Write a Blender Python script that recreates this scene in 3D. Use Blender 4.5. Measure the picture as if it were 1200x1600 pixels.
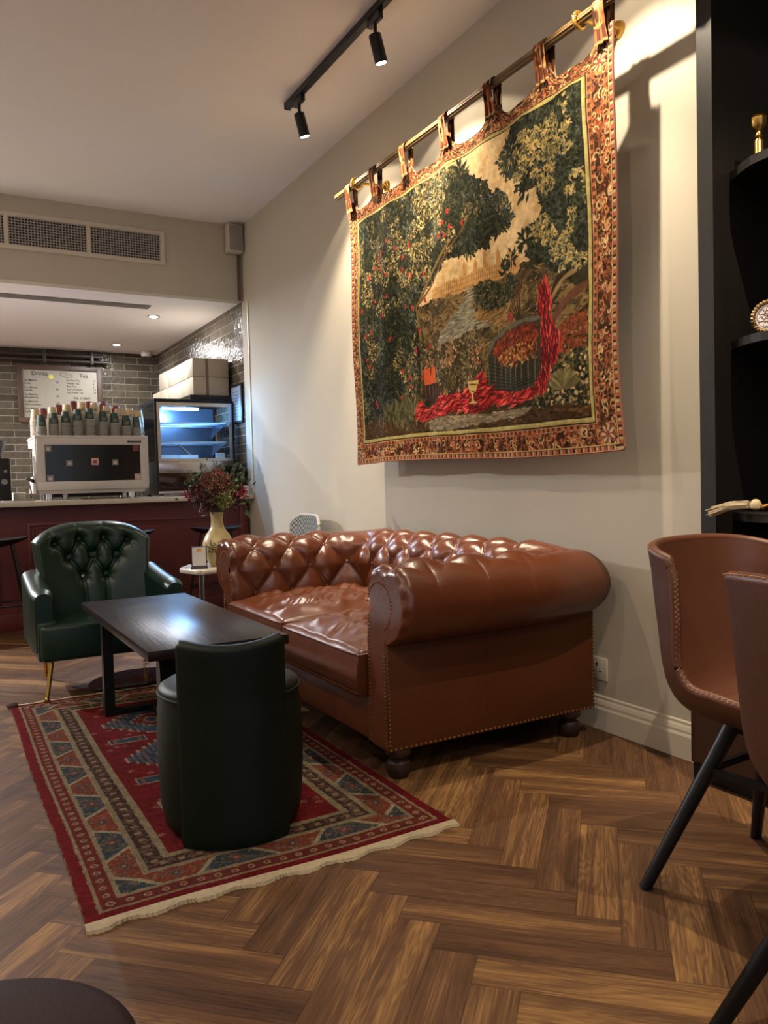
import bpy, bmesh, math, random
import numpy as np
from mathutils import Vector, Matrix, Euler

# ------------------------------------------------------------------ camera, world, exposure
for o in list(bpy.data.objects): bpy.data.objects.remove(o)
SC = bpy.context.scene
COL = SC.collection
PI = math.pi
random.seed(7); RNG = np.random.default_rng(7)

cam_d = bpy.data.cameras.new('camera'); cam = bpy.data.objects.new('camera', cam_d); COL.objects.link(cam)
YAW, PITCH, ROLL = math.radians(29.552), math.radians(-2.241), math.radians(-1.523)
fw = Vector((math.sin(YAW)*math.cos(PITCH), math.cos(YAW)*math.cos(PITCH), math.sin(PITCH)))
rt = Vector((math.cos(YAW), -math.sin(YAW), 0)); up = rt.cross(fw)
r2 = rt*math.cos(ROLL)+up*math.sin(ROLL); u2 = up*math.cos(ROLL)-rt*math.sin(ROLL)
M = Matrix((r2, u2, -fw)).transposed().to_4x4(); M.translation = Vector((0, 0, 1.05))
cam.matrix_world = M
cam_d.sensor_fit = 'VERTICAL'; cam_d.sensor_height = 36.0; cam_d.lens = 36.0*1237.3/1600.0
cam_d.clip_start = 0.02; cam_d.clip_end = 60
SC.camera = cam

W = bpy.data.worlds.new('world'); SC.world = W; W.use_nodes = True
W.node_tree.nodes['Background'].inputs[0].default_value = (0.80, 0.85, 1.0, 1)
W.node_tree.nodes['Background'].inputs[1].default_value = 0.35
SC.view_settings.view_transform = 'Standard'; SC.view_settings.look = 'None'
SC.view_settings.exposure = 1.05; SC.view_settings.gamma = 1.0; SC.view_settings.use_curve_mapping = False

WX = 2.369      # wall on the right
CZ = 3.25       # ceiling
SPOT_W = 56.0; SPOT_COL = (1.0, 0.85, 0.64); SPILL = 0.13; CASE_W = 24.0; KIT_W = 17.0; FILL_GLOBE_W = 140.0
ROOM_FILL_W = 12.0; ROOM_FILL_COL = (1.0, 0.86, 0.72)

# ------------------------------------------------------------------ helpers
def lin(c):
    return tuple((x/255/12.92 if x/255 <= 0.04045 else ((x/255+0.055)/1.055)**2.4) for x in c)

class NT:
    def __init__(s, m): s.t = m.node_tree; s.n = s.t.nodes; s.l = s.t.links
    def add(s, typ, **kw):
        nd = s.n.new(typ)
        for k, v in kw.items():
            if k.startswith('i_'): nd.inputs[int(k[2:]) if k[2:].isdigit() else k[2:]].default_value = v
            else: setattr(nd, k, v)
        return nd
    def link(s, a, ai, b, bi): s.l.new(a.outputs[ai], b.inputs[bi])

def mat(name, rgb, rough=0.5, metal=0.0, spec=0.5, var=0.0, vscale=8.0, bump=0.0, bscale=80.0, coat=0.0, trans=0.0, emit=0.0, stretch=None, ior=1.5, attr=None):
    m = bpy.data.materials.new(name); m.use_nodes = True
    N = NT(m); b = N.n['Principled BSDF']
    c = (*lin(rgb), 1)
    b.inputs['Base Color'].default_value = c; b.inputs['Roughness'].default_value = rough
    b.inputs['Metallic'].default_value = metal; b.inputs['Specular IOR Level'].default_value = spec
    b.inputs['Coat Weight'].default_value = coat; b.inputs['Coat Roughness'].default_value = 0.15
    b.inputs['Transmission Weight'].default_value = trans; b.inputs['IOR'].default_value = ior
    if emit: b.inputs['Emission Color'].default_value = c; b.inputs['Emission Strength'].default_value = emit
    tc = N.add('ShaderNodeTexCoord')
    src = (tc, 'Object')
    if stretch:
        mp = N.add('ShaderNodeMapping'); mp.inputs['Scale'].default_value = stretch; N.link(tc, 'Object', mp, 0); src = (mp, 0)
    if attr:
        at = N.add('ShaderNodeAttribute', attribute_name=attr); N.link(at, 'Color', b, 'Base Color')
    elif var:
        nz = N.add('ShaderNodeTexNoise'); nz.inputs['Scale'].default_value = vscale; nz.inputs['Detail'].default_value = 5
        N.link(*src, nz, 'Vector')
        mx = N.add('ShaderNodeMix', data_type='RGBA')
        mx.inputs[6].default_value = tuple(x*(1-var) for x in c[:3])+(1,); mx.inputs[7].default_value = tuple(min(1, x*(1+var)) for x in c[:3])+(1,)
        N.link(nz, 0, mx, 0); N.link(mx, 2, b, 'Base Color')
    if bump:
        n2 = N.add('ShaderNodeTexNoise'); n2.inputs['Scale'].default_value = bscale; n2.inputs['Detail'].default_value = 4
        N.link(*src, n2, 'Vector')
        bp = N.add('ShaderNodeBump'); bp.inputs['Strength'].default_value = bump; bp.inputs['Distance'].default_value = 0.01
        N.link(n2, 0, bp, 'Height'); N.link(bp, 0, b, 'Normal')
    return m

def wloc(o):
    v = Vector((0, 0, 0))
    while o: v = v+o.location; o = o.parent
    return v

def tag(o, label=None, cat=None, group=None, kind=None):
    if label: o['label'] = label
    if cat: o['category'] = cat
    if group: o['group'] = group
    if kind: o['kind'] = kind
    return o

def empty(name, label, cat, loc=(0, 0, 0), rz=0, group=None):
    o = bpy.data.objects.new(name, None); COL.objects.link(o); o.empty_display_size = 0.05
    o.location = loc; o.rotation_euler = (0, 0, rz)
    return tag(o, label, cat, group)

def frame(d):
    d = Vector(d).normalized(); a = Vector((0, 0, 1)) if abs(d.z) < 0.95 else Vector((1, 0, 0))
    x = d.cross(a).normalized(); return x, d.cross(x).normalized()

class MB:
    def __init__(s): s.v = []; s.f = []; s.m = []
    def add(s, vs, fs, mi=0):
        k = len(s.v); s.v += [tuple(p) for p in vs]; s.f += [tuple(i+k for i in f) for f in fs]; s.m += [mi]*len(fs); return s
    def box(s, x0, x1, y0, y1, z0, z1, mi=0, bev=0.0, seg=2):
        e = (len(s.f) % 83)/83*0.0012 if bev <= 0 and len(s.f) else 0   # keeps touching boxes from sharing a face
        x0 -= e*0.3; x1 += e*0.3; y0 -= e*0.3; y1 += e*0.3; z0 -= e*0.3; z1 += e*0.3
        if bev <= 0:
            return s.add([(x0,y0,z0),(x1,y0,z0),(x1,y1,z0),(x0,y1,z0),(x0,y0,z1),(x1,y0,z1),(x1,y1,z1),(x0,y1,z1)],
                         [(3,2,1,0),(4,5,6,7),(0,1,5,4),(1,2,6,5),(2,3,7,6),(3,0,4,7)], mi)
        bm = bmesh.new(); bmesh.ops.create_cube(bm, size=1)
        for v in bm.verts: v.co = Vector(((x0+x1)/2+v.co.x*(x1-x0), (y0+y1)/2+v.co.y*(y1-y0), (z0+z1)/2+v.co.z*(z1-z0)))
        e = (len(s.f) % 97)/97*0.0012
        for v in bm.verts: v.co += Vector(((1 if v.co.x > (x0+x1)/2 else -1), (1 if v.co.y > (y0+y1)/2 else -1), (1 if v.co.z > (z0+z1)/2 else -1)))*e*0.4
        bmesh.ops.bevel(bm, geom=bm.edges[:], offset=bev, segments=seg, affect='EDGES', profile=0.5)
        return s.bm(bm, mi)
    def bm(s, bm, mi=0):
        bm.verts.index_update(); s.add([v.co[:] for v in bm.verts], [[v.index for v in f.verts] for f in bm.faces], mi); bm.free(); return s
    def obox(s, c, ax, ay, az, hx, hy, hz, mi=0):
        c = Vector(c); ax, ay, az = Vector(ax)*hx, Vector(ay)*hy, Vector(az)*hz
        P = [c+ax*i+ay*j+az*k for k in (-1, 1) for (i, j) in ((-1,-1),(1,-1),(1,1),(-1,1))]
        return s.add(P, [(3,2,1,0),(4,5,6,7),(0,1,5,4),(1,2,6,5),(2,3,7,6),(3,0,4,7)], mi)
    def cyl(s, a, b, ra, rb=None, n=20, caps=True, mi=0):
        rb = ra if rb is None else rb; a, b = Vector(a), Vector(b); x, y = frame(b-a)
        P = []
        for c, r in ((a, ra), (b, rb)):
            for i in range(n): t = 2*PI*i/n; P.append(c+x*math.cos(t)*r+y*math.sin(t)*r)
        F = [(i, (i+1) % n, n+(i+1) % n, n+i) for i in range(n)]
        if caps: F += [tuple(range(n))[::-1], tuple(range(n, 2*n))]
        return s.add(P, F, mi)
    def lathe(s, prof, c=(0, 0, 0), n=32, mi=0, sx=1.0, sy=1.0):
        P = []; m = len(prof)
        for i in range(n):
            t = 2*PI*i/n
            for r, z in prof: P.append((c[0]+r*math.cos(t)*sx, c[1]+r*math.sin(t)*sy, c[2]+z))
        F = []
        for i in range(n):
            j = (i+1) % n
            for k in range(m-1): F.append((i*m+k, j*m+k, j*m+k+1, i*m+k+1))
        F.append(tuple(i*m for i in range(n))[::-1]); F.append(tuple(i*m+m-1 for i in range(n)))
        return s.add(P, F, mi)
    def tube(s, pts, r, n=8, mi=0):
        pts = [Vector(p) for p in pts]; k = len(pts); P = []; rr = r if hasattr(r, '__len__') else [r]*k
        for i, p in enumerate(pts):
            d = (pts[min(i+1, k-1)]-pts[max(i-1, 0)]); x, y = frame(d)
            for j in range(n): t = 2*PI*j/n; P.append(p+(x*math.cos(t)+y*math.sin(t))*rr[i])
        F = [(i*n+j, i*n+(j+1) % n, (i+1)*n+(j+1) % n, (i+1)*n+j) for i in range(k-1) for j in range(n)]
        F += [tuple(range(n))[::-1], tuple(range((k-1)*n, k*n))]
        return s.add(P, F, mi)
    def prism(s, poly, axis, a, b, mi=0):
        def p3(p, t): return {'x': (t, p[0], p[1]), 'y': (p[0], t, p[1]), 'z': (p[0], p[1], t)}[axis]
        n = len(poly)
        return s.add([p3(p, a) for p in poly]+[p3(p, b) for p in poly],
                     [tuple(range(n))[::-1], tuple(range(n, 2*n))]+[(i, (i+1) % n, n+(i+1) % n, n+i) for i in range(n)], mi)
    def grid(s, P, mi=0, closeu=False):
        nu, nv = P.shape[:2]; k = len(s.v)
        s.v += [tuple(p) for p in P.reshape(-1, 3)]
        for i in range(nu if closeu else nu-1):
            i2 = (i+1) % nu
            for j in range(nv-1): s.f.append((k+i*nv+j, k+i2*nv+j, k+i2*nv+j+1, k+i*nv+j+1)); s.m.append(mi)
        return s
    def sphere(s, c, r, n=10, mi=0, sc=(1, 1, 1)):
        P = [(c[0], c[1], c[2]-r*sc[2])]; m = n//2
        for i in range(1, m):
            a = -PI/2+PI*i/m
            for j in range(n): t = 2*PI*j/n; P.append((c[0]+r*math.cos(a)*math.cos(t)*sc[0], c[1]+r*math.cos(a)*math.sin(t)*sc[1], c[2]+r*math.sin(a)*sc[2]))
        P.append((c[0], c[1], c[2]+r*sc[2])); L = len(P)-1
        F = [(0, 1+(j+1) % n, 1+j) for j in range(n)]
        for i in range(m-2): F += [(1+i*n+j, 1+i*n+(j+1) % n, 1+(i+1)*n+(j+1) % n, 1+(i+1)*n+j) for j in range(n)]
        F += [(L, 1+(m-2)*n+j, 1+(m-2)*n+(j+1) % n) for j in range(n)]
        return s.add(P, F, mi)

def build(name, mb, mats, parent=None, smooth=True, local=False, label=None, flat_angle=40):
    """link the collected shapes as ONE mesh object; origin at the base of a top-level mesh"""
    v = np.array(mb.v, dtype=np.float64)
    o = None; off = Vector((0, 0, 0))
    if parent is not None and not local: off = wloc(parent)
    elif parent is None:
        mn, mx = v.min(0), v.max(0); off = Vector(((mn[0]+mx[0])/2, (mn[1]+mx[1])/2, mn[2]))
    v = v-np.array(off)
    me = bpy.data.meshes.new(name); me.from_pydata(v.tolist(), [], mb.f)
    mats = mats if isinstance(mats, (list, tuple)) else [mats]
    for m in mats: me.materials.append(m)
    if len(mats) > 1: me.polygons.foreach_set('material_index', mb.m)
    me.update()
    if smooth:
        me.polygons.foreach_set('use_smooth', [True]*len(me.polygons)); me.set_sharp_from_angle(angle=math.radians(flat_angle))
    o = bpy.data.objects.new(name, me); COL.objects.link(o)
    if parent is not None: o.parent = parent
    else: o.location = off
    if label: o['label'] = label
    return o

def big_grid(name, P, mat_, parent, colors=None, smooth=True):
    """fast path for large painted grids: P (nu,nv,3) world, colors (nu,nv,3) linear"""
    nu, nv = P.shape[:2]
    off = wloc(parent) if parent is not None else Vector((P[...,0].mean(), P[...,1].mean(), P[...,2].min()))
    V = (P.reshape(-1, 3)-np.array(off)).astype(np.float32)
    idx = np.arange(nu*nv).reshape(nu, nv)
    q = np.stack([idx[:-1, :-1], idx[1:, :-1], idx[1:, 1:], idx[:-1, 1:]], -1).reshape(-1)
    nf = (nu-1)*(nv-1)
    me = bpy.data.meshes.new(name); me.vertices.add(nu*nv); me.loops.add(nf*4); me.polygons.add(nf)
    me.vertices.foreach_set('co', V.reshape(-1)); me.loops.foreach_set('vertex_index', q.astype(np.int32))
    me.polygons.foreach_set('loop_start', (np.arange(nf)*4).astype(np.int32))
    try: me.polygons.foreach_set('loop_total', np.full(nf, 4, np.int32))
    except Exception: pass
    me.update(calc_edges=True); me.materials.append(mat_)
    if smooth: me.polygons.foreach_set('use_smooth', np.ones(nf, bool))
    if colors is not None:
        ca = me.color_attributes.new('paint', 'FLOAT_COLOR', 'POINT')
        c4 = np.ones((nu*nv, 4), np.float32); c4[:, :3] = colors.reshape(-1, 3); ca.data.foreach_set('color', c4.reshape(-1))
    o = bpy.data.objects.new(name, me); COL.objects.link(o)
    if parent is not None: o.parent = parent
    else: o.location = off
    return o

def dup(root, loc=None, rz=None, label=None, group=None):
    r = root.copy(); COL.objects.link(r)
    if loc is not None: r.location = loc
    if rz is not None: r.rotation_euler = (0, 0, rz)
    if label: r['label'] = label
    if group: r['group'] = group
    for ch in list(root.children):
        c = ch.copy(); COL.objects.link(c); c.parent = r
        for g in list(ch.children):
            d = g.copy(); COL.objects.link(d); d.parent = c
    return r

def text_mesh(s, size, extrude=0.0004, align='LEFT', bold=0.0):
    cu = bpy.data.curves.new('t', 'FONT'); cu.body = s; cu.size = size; cu.extrude = extrude; cu.offset = size*0.012; cu.align_x = align
    o = bpy.data.objects.new('t', cu); COL.objects.link(o)
    dg = bpy.context.evaluated_depsgraph_get(); me = bpy.data.meshes.new_from_object(o.evaluated_get(dg))
    vs = [v.co.copy() for v in me.vertices]; fs = [tuple(p.vertices) for p in me.polygons]
    bpy.data.objects.remove(o); bpy.data.curves.remove(cu); bpy.data.meshes.remove(me)
    return vs, fs

def add_text(mb, s, size, fn, align='LEFT', extrude=0.0004, mi=0):
    vs, fs = text_mesh(s, size, extrude, align); mb.add([fn(v) for v in vs], fs, mi)

def area(name, loc, rot, size, power, col, sy=None, parent=None):
    l = bpy.data.lights.new(name, 'AREA'); l.energy = power; l.color = col; l.size = size
    if sy: l.shape = 'RECTANGLE'; l.size_y = sy
    o = bpy.data.objects.new(name, l); COL.objects.link(o); o.location = loc; o.rotation_euler = rot
    if parent: o.parent = parent; o.location = Vector(loc)-wloc(parent)
    return o

# ------------------------------------------------------------------ materials
M_wall = mat('painted plaster', (186, 177, 160), 0.85, var=0.03, vscale=2, bump=0.03, bscale=120)
M_ceil = mat('ceiling paint', (234, 228, 224), 0.9, var=0.02, vscale=2)
M_kceil = mat('kitchen ceiling paint', (236, 233, 236), 0.7)
M_trim = mat('white trim paint', (200, 190, 172), 0.45)
M_brown = mat('cognac leather', (88, 44, 23), 0.27, var=0.18, vscale=9, bump=0.10, bscale=160, spec=0.6)
M_brown2 = mat('tan split leather', (84, 41, 10), 0.6, var=0.12, vscale=6, bump=0.12, bscale=220, spec=0.3)
M_green = mat('dark green leather', (14, 38, 27), 0.33, var=0.15, vscale=10, bump=0.10, bscale=200, spec=0.4)
M_greend = mat('green faux leather', (13, 22, 15), 0.45, var=0.10, vscale=10, bump=0.15, bscale=350, spec=0.22)
M_brass = mat('brass', (190, 150, 80), 0.25, 1.0)
M_gold = mat('gold painted metal', (196, 152, 76), 0.32, 0.9)
M_nail = mat('antique nail brass', (168, 128, 84), 0.35, 0.9)
M_black = mat('black metal', (16, 16, 18), 0.4, 0.3)
M_blackpl = mat('black plastic', (14, 14, 15), 0.35)
M_wood = mat('dark walnut top', (34, 25, 22), 0.30, var=0.35, vscale=3, bump=0.08, bscale=6, stretch=(14, 1.2, 14), spec=0.20)
M_woodedge = mat('table edge', (84, 58, 44), 0.5, var=0.3, vscale=4, stretch=(10, 1, 30))
M_bun = mat('stained wood', (46, 28, 18), 0.45, var=0.3, vscale=8)
M_red = mat('oxblood panel paint', (84, 24, 22), 0.45, var=0.05, vscale=5)
M_marble = mat('white stone', (188, 178, 162), 0.3, var=0.1, vscale=12)
M_white = mat('white enamel', (186, 178, 170), 0.35)
M_steel = mat('brushed steel', (178, 172, 168), 0.25, 1.0)
M_chrome = mat('chrome', (200, 200, 200), 0.08, 1.0)
M_grey = mat('grey metal', (120, 118, 114), 0.5, 0.3)
M_glass = mat('clear glass', (235, 245, 250), 0.02, trans=1.0, ior=1.45)
def glass_pane(name):
    m = bpy.data.materials.new(name); m.use_nodes = True; N = NT(m); N.n.remove(N.n['Principled BSDF'])
    t_ = N.add('ShaderNodeBsdfTransparent'); t_.inputs[0].default_value = (0.93, 0.97, 0.98, 1); g_ = N.add('ShaderNodeBsdfGlossy'); g_.inputs['Roughness'].default_value = 0.03
    f_ = N.add('ShaderNodeFresnel'); f_.inputs[0].default_value = 1.12; x_ = N.add('ShaderNodeMixShader'); N.link(f_, 0, x_, 0); N.link(t_, 0, x_, 1); N.link(g_, 0, x_, 2); N.link(x_, 0, N.n['Material Output'], 0); return m
M_glass = glass_pane('display glass')
M_cab = mat('black stained oak', (26, 21, 17), 0.5, var=0.3, vscale=5, stretch=(10, 10, 1), spec=0.35)
M_cab2 = mat('dark brown cabinet wood', (52, 28, 15), 0.5, var=0.35, vscale=3, stretch=(12, 12, 1))
M_ink = mat('black ink', (22, 20, 20), 0.6)
M_lens = mat('lamp lens', (255, 236, 205), 0.4, emit=14)
M_led = mat('downlight lens', (255, 246, 232), 0.4, emit=14)
M_ledb = mat('cold led strip', (120, 175, 255), 0.4, emit=22)
M_fill_globe = mat('fill globe glass', (255, 226, 196), 0.4, emit=3)
M_hole = mat('dark opening', (20, 19, 18), 0.8)
M_thread = mat('stitching thread', (170, 124, 84), 0.7)

# herringbone boards: plank UVs and a random number per plank drive the grain
def floor_mat():
    m = bpy.data.materials.new('herringbone oak'); m.use_nodes = True; N = NT(m); b = N.n['Principled BSDF']
    uv = N.add('ShaderNodeUVMap', uv_map='plank'); rn = N.add('ShaderNodeAttribute', attribute_name='plank_random')
    off = N.add('ShaderNodeVectorMath', operation='MULTIPLY'); off.inputs[1].default_value = (37, 19, 11); N.link(rn, 'Color', off, 0)
    def coords(scale):
        a = N.add('ShaderNodeVectorMath', operation='MULTIPLY'); a.inputs[1].default_value = scale; N.link(uv, 0, a, 0)
        s = N.add('ShaderNodeVectorMath', operation='ADD'); N.link(a, 0, s, 0); N.link(off, 0, s, 1); return s
    c1 = coords((0.75, 8, 1)); n1 = N.add('ShaderNodeTexNoise'); n1.inputs['Scale'].default_value = 1.6; n1.inputs['Detail'].default_value = 3; n1.inputs['Distortion'].default_value = 0.6; N.link(c1, 0, n1, 0)
    # cathedral rings: sine of stretched noise
    mul = N.add('ShaderNodeMath', operation='MULTIPLY'); mul.inputs[1].default_value = 110; N.link(n1, 0, mul, 0)
    sn = N.add('ShaderNodeMath', operation='SINE'); N.link(mul, 0, sn, 0)
    c2 = coords((4, 120, 1)); n2 = N.add('ShaderNodeTexNoise'); n2.inputs['Scale'].default_value = 1.5; n2.inputs['Detail'].default_value = 6; N.link(c2, 0, n2, 0)
    c3 = coords((1.0, 15, 1)); n3 = N.add('ShaderNodeTexNoise'); n3.inputs['Scale'].default_value = 1.2; n3.inputs['Detail'].default_value = 3; N.link(c3, 0, n3, 0)
    def mad(a, ai, k, c):
        q = N.add('ShaderNodeMath', operation='MULTIPLY_ADD'); q.inputs[1].default_value = k; q.inputs[2].default_value = c; N.link(a, ai, q, 0); return q
    a1 = mad(sn, 0, 0.060, 0.0); a2 = mad(n2, 0, 0.62, -0.31); a3 = mad(n3, 0, 1.0, -0.44)
    sp = N.add('ShaderNodeSeparateColor'); N.link(rn, 'Color', sp, 0); a4 = mad(sp, 0, 0.34, 0.33)
    def addn(p, q):
        r = N.add('ShaderNodeMath', operation='ADD'); N.link(p, 0, r, 0); N.link(q, 0, r, 1); return r
    t = addn(addn(a1, a2), addn(a3, a4))
    cr = N.add('ShaderNodeValToRGB'); N.link(t, 0, cr, 0); e = cr.color_ramp.elements
    e[0].position = 0.05; e[0].color = (*lin((38, 24, 15)), 1); e[1].position = 1.0; e[1].color = (*lin((150, 112, 66)), 1)
    x = e.new(0.35); x.color = (*lin((72, 48, 31)), 1); x = e.new(0.62); x.color = (*lin((94, 65, 42)), 1)
    # joints: dark line near the plank edges, from the second UV map (distance to edges)
    uv2 = N.add('ShaderNodeUVMap', uv_map='edge'); se = N.add('ShaderNodeSeparateXYZ'); N.link(uv2, 0, se, 0)
    mn = N.add('ShaderNodeMath', operation='MINIMUM'); N.link(se, 0, mn, 0); N.link(se, 1, mn, 1)
    mr = N.add('ShaderNodeMapRange'); mr.inputs['From Max'].default_value = 0.0022; mr.inputs['To Min'].default_value = 0.45; N.link(mn, 0, mr, 0)
    mx = N.add('ShaderNodeMix', data_type='RGBA', blend_type='MULTIPLY'); mx.inputs[0].default_value = 1; N.link(cr, 0, mx, 6); N.link(mr, 0, mx, 7)
    N.link(mx, 2, b, 'Base Color')
    b.inputs['Roughness'].default_value = 0.48; b.inputs['Specular IOR Level'].default_value = 0.20
    bp = N.add('ShaderNodeBump'); bp.inputs['Strength'].default_value = 0.12; bp.inputs['Distance'].default_value = 0.004; N.link(n2, 0, bp, 'Height'); N.link(bp, 0, b, 'Normal')
    return m

def brick_mat(along):
    m = bpy.data.materials.new('glazed tile'); m.use_nodes = True; N = NT(m); b = N.n['Principled BSDF']
    tc = N.add('ShaderNodeTexCoord'); sx = N.add('ShaderNodeSeparateXYZ'); mp = N.add('ShaderNodeCombineXYZ'); N.link(tc, 'Object', sx, 0); N.link(sx, along, mp, 0); N.link(sx, 2, mp, 1)
    br = N.add('ShaderNodeTexBrick'); N.link(mp, 0, br, 0)
    br.inputs['Scale'].default_value = 1.0; br.inputs['Brick Width'].default_value = 0.30; br.inputs['Row Height'].default_value = 0.078
    br.inputs['Mortar Size'].default_value = 0.004; br.inputs['Bias'].default_value = -0.1
    br.inputs['Color1'].default_value = (*lin((74, 66, 54)), 1); br.inputs['Color2'].default_value = (*lin((98, 88, 74)), 1); br.inputs['Mortar'].default_value = (*lin((140, 130, 114)), 1)
    nz = N.add('ShaderNodeTexNoise'); nz.inputs['Scale'].default_value = 9; nz.inputs['Detail'].default_value = 4; N.link(mp, 0, nz, 0)
    mx = N.add('ShaderNodeMix', data_type='RGBA', blend_type='MULTIPLY'); mx.inputs[0].default_value = 0.45
    N.link(br, 0, mx, 6); N.link(nz, 0, mx, 7)
    g = N.add('ShaderNodeMix', data_type='RGBA', blend_type='ADD'); g.inputs[0].default_value = 0.0; N.link(mx, 2, g, 6)
    N.link(g, 2, b, 'Base Color'); b.inputs['Roughness'].default_value = 0.18; b.inputs['Specular IOR Level'].default_value = 0.22
    n2 = N.add('ShaderNodeTexNoise'); n2.inputs['Scale'].default_value = 22; n2.inputs['Detail'].default_value = 3; N.link(mp, 0, n2, 0)
    ad = N.add('ShaderNodeMath', operation='MULTIPLY_ADD'); ad.inputs[1].default_value = -0.5; N.link(br, 1, ad, 0); N.link(n2, 0, ad, 2)
    bp = N.add('ShaderNodeBump'); bp.inputs['Strength'].default_value = 0.6; bp.inputs['Distance'].default_value = 0.012; N.link(ad, 0, bp, 'Height'); N.link(bp, 0, b, 'Normal')
    return m

# ------------------------------------------------------------------ the room
def struct(name, mb, m, smooth=False): return tag(build(name, mb, m, smooth=smooth), kind='structure')

def make_floor():
    L, w = 0.515, 0.104; s = 1/math.sqrt(2); pw = w*math.sqrt(2)
    V = []; UV = []; ED = []; RC = []
    x_lo, x_hi, y_lo, y_hi = -3.3, 2.75, -3.3, 9.7
    def quad(p, q, r_, t_, rnd):
        V.extend([p, q, r_, t_]); UV.extend([(0, 0), (L, 0), (L, w), (0, w)]); RC.append(rnd)
        # edge distances are interpolated from a 3-way split of each board, see below
    X0, Y0 = 1.000, 1.6905
    for c in range(-7, 5):
        ux, uy = X0+c*math.sqrt(2)*L, Y0-c*pw
        k0 = int((y_lo-uy)/pw)-6; k1 = int((y_hi-uy)/pw)+6
        for k in range(k0, k1):
            U0 = Vector((ux, uy+k*pw, 0)); U1 = U0+Vector((s, -s, 0))*L; L1 = U1-Vector((s, s, 0))*w; L0 = U0-Vector((s, s, 0))*w
            quad(L0, L1, U1, U0, random.random())
            a = L1; d = Vector((s, s, 0))*L; U1b = U1-Vector((0, pw, 0))
            quad(U1b, U1b+d, a+d, a, random.random())
    mb_v = []; mb_f = []; uvs = []; eds = []; rnds = []
    for i in range(len(RC)):
        P = V[4*i:4*i+4]; cx = sum(p.x for p in P)/4; cy = sum(p.y for p in P)/4
        if cx < x_lo-0.3 or cx > x_hi+0.1 or cy < y_lo-0.3 or cy > y_hi+0.1: continue
        # each board is split round a centre line so that the edge distance interpolates exactly
        o, e1, e2 = P[0], (P[1]-P[0]).normalized(), (P[3]-P[0]).normalized()
        st = [(0, 0), (L, 0), (L, w), (0, w), (w/2, w/2), (L-w/2, w/2)]
        dist = [0, 0, 0, 0, w/2, w/2]
        k = len(mb_v)
        mb_v += [o+e1*a+e2*b_ for a, b_ in st]
        rr = (random.random(), random.random(), random.random())
        for f in ((0, 1, 5, 4), (1, 2, 5), (2, 3, 4, 5), (3, 0, 4)):
            mb_f.append(tuple(k+j for j in f))
            for j in f: uvs += list(st[j]); eds += [dist[j], dist[j]]
        rnds += [rr]*6
    me = bpy.data.meshes.new('floor'); me.from_pydata(mb_v, [], mb_f)
    for nm, dat in (('plank', uvs), ('edge', eds)):
        l = me.uv_layers.new(name=nm); l.data.foreach_set('uv', dat)
    ca = me.color_attributes.new('plank_random', 'FLOAT_COLOR', 'POINT')
    ca.data.foreach_set('color', [x for r in rnds for x in (*r, 1)])
    me.materials.append(floor_mat()); me.update()
    o = bpy.data.objects.new('floor', me); COL.objects.link(o); tag(o, kind='structure')
make_floor()

KY = 9.58
struct('ceiling', MB().box(-3.3, WX+0.3, -3.3, 6.54, CZ, CZ+0.1), M_ceil)
struct('trim_1', MB().box(-3.3, WX, 6.645, KY, 2.6205, 2.72), M_kceil)           # lower kitchen ceiling
struct('wall_right', MB().prism([(WX, 6.56), (WX, 1.835), (WX+0.32, 1.835), (WX+0.32, 0.2), (WX, 0.2), (WX, -3.3), (WX+0.45, -3.3), (WX+0.45, 6.56)], 'z', 0, CZ), M_wall)
struct('wall_far', MB().box(-3.3, WX, 6.54, 6.644, 2.62, CZ), M_wall)
struct('wall_left', MB().box(-3.4, -3.3, -3.3, KY, 0, CZ), M_wall)
struct('wall_kitchen_right', MB().box(WX, WX+0.12, 6.56, KY, 0, 2.72), brick_mat(1))
struct('wall_kitchen_back', MB().box(-3.3, WX+0.12, KY, KY+0.1, 0, 2.72), brick_mat(0))
struct('trim_2', MB().box(WX-0.008, WX, 6.40, 6.425, 0.98, 2.60), M_trim)
bb = [(WX, 0), (WX-0.018, 0), (WX-0.018, 0.085), (WX-0.014, 0.095), (WX-0.014, 0.105), (WX-0.010, 0.118), (WX-0.006, 0.125), (WX-0.006, 0.135), (WX, 0.14)]
mb = MB(); mb.add([(x, 1.835, z) for x, z in bb]+[(x, 6.40, z) for x, z in bb], [tuple(range(len(bb)))[::-1]]+[(i, i+1, i+1+len(bb), i+len(bb)) for i in range(len(bb)-1)])
struct('baseboard_right', mb, M_trim)

# light slot in the kitchen ceiling
tag(build('linear_air_slot', MB().box(-2.5, 1.70, 6.98, 7.11, 2.612, 2.622), M_grey, smooth=False), 'long grey linear slot set into the lower kitchen ceiling', 'air vent')

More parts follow.
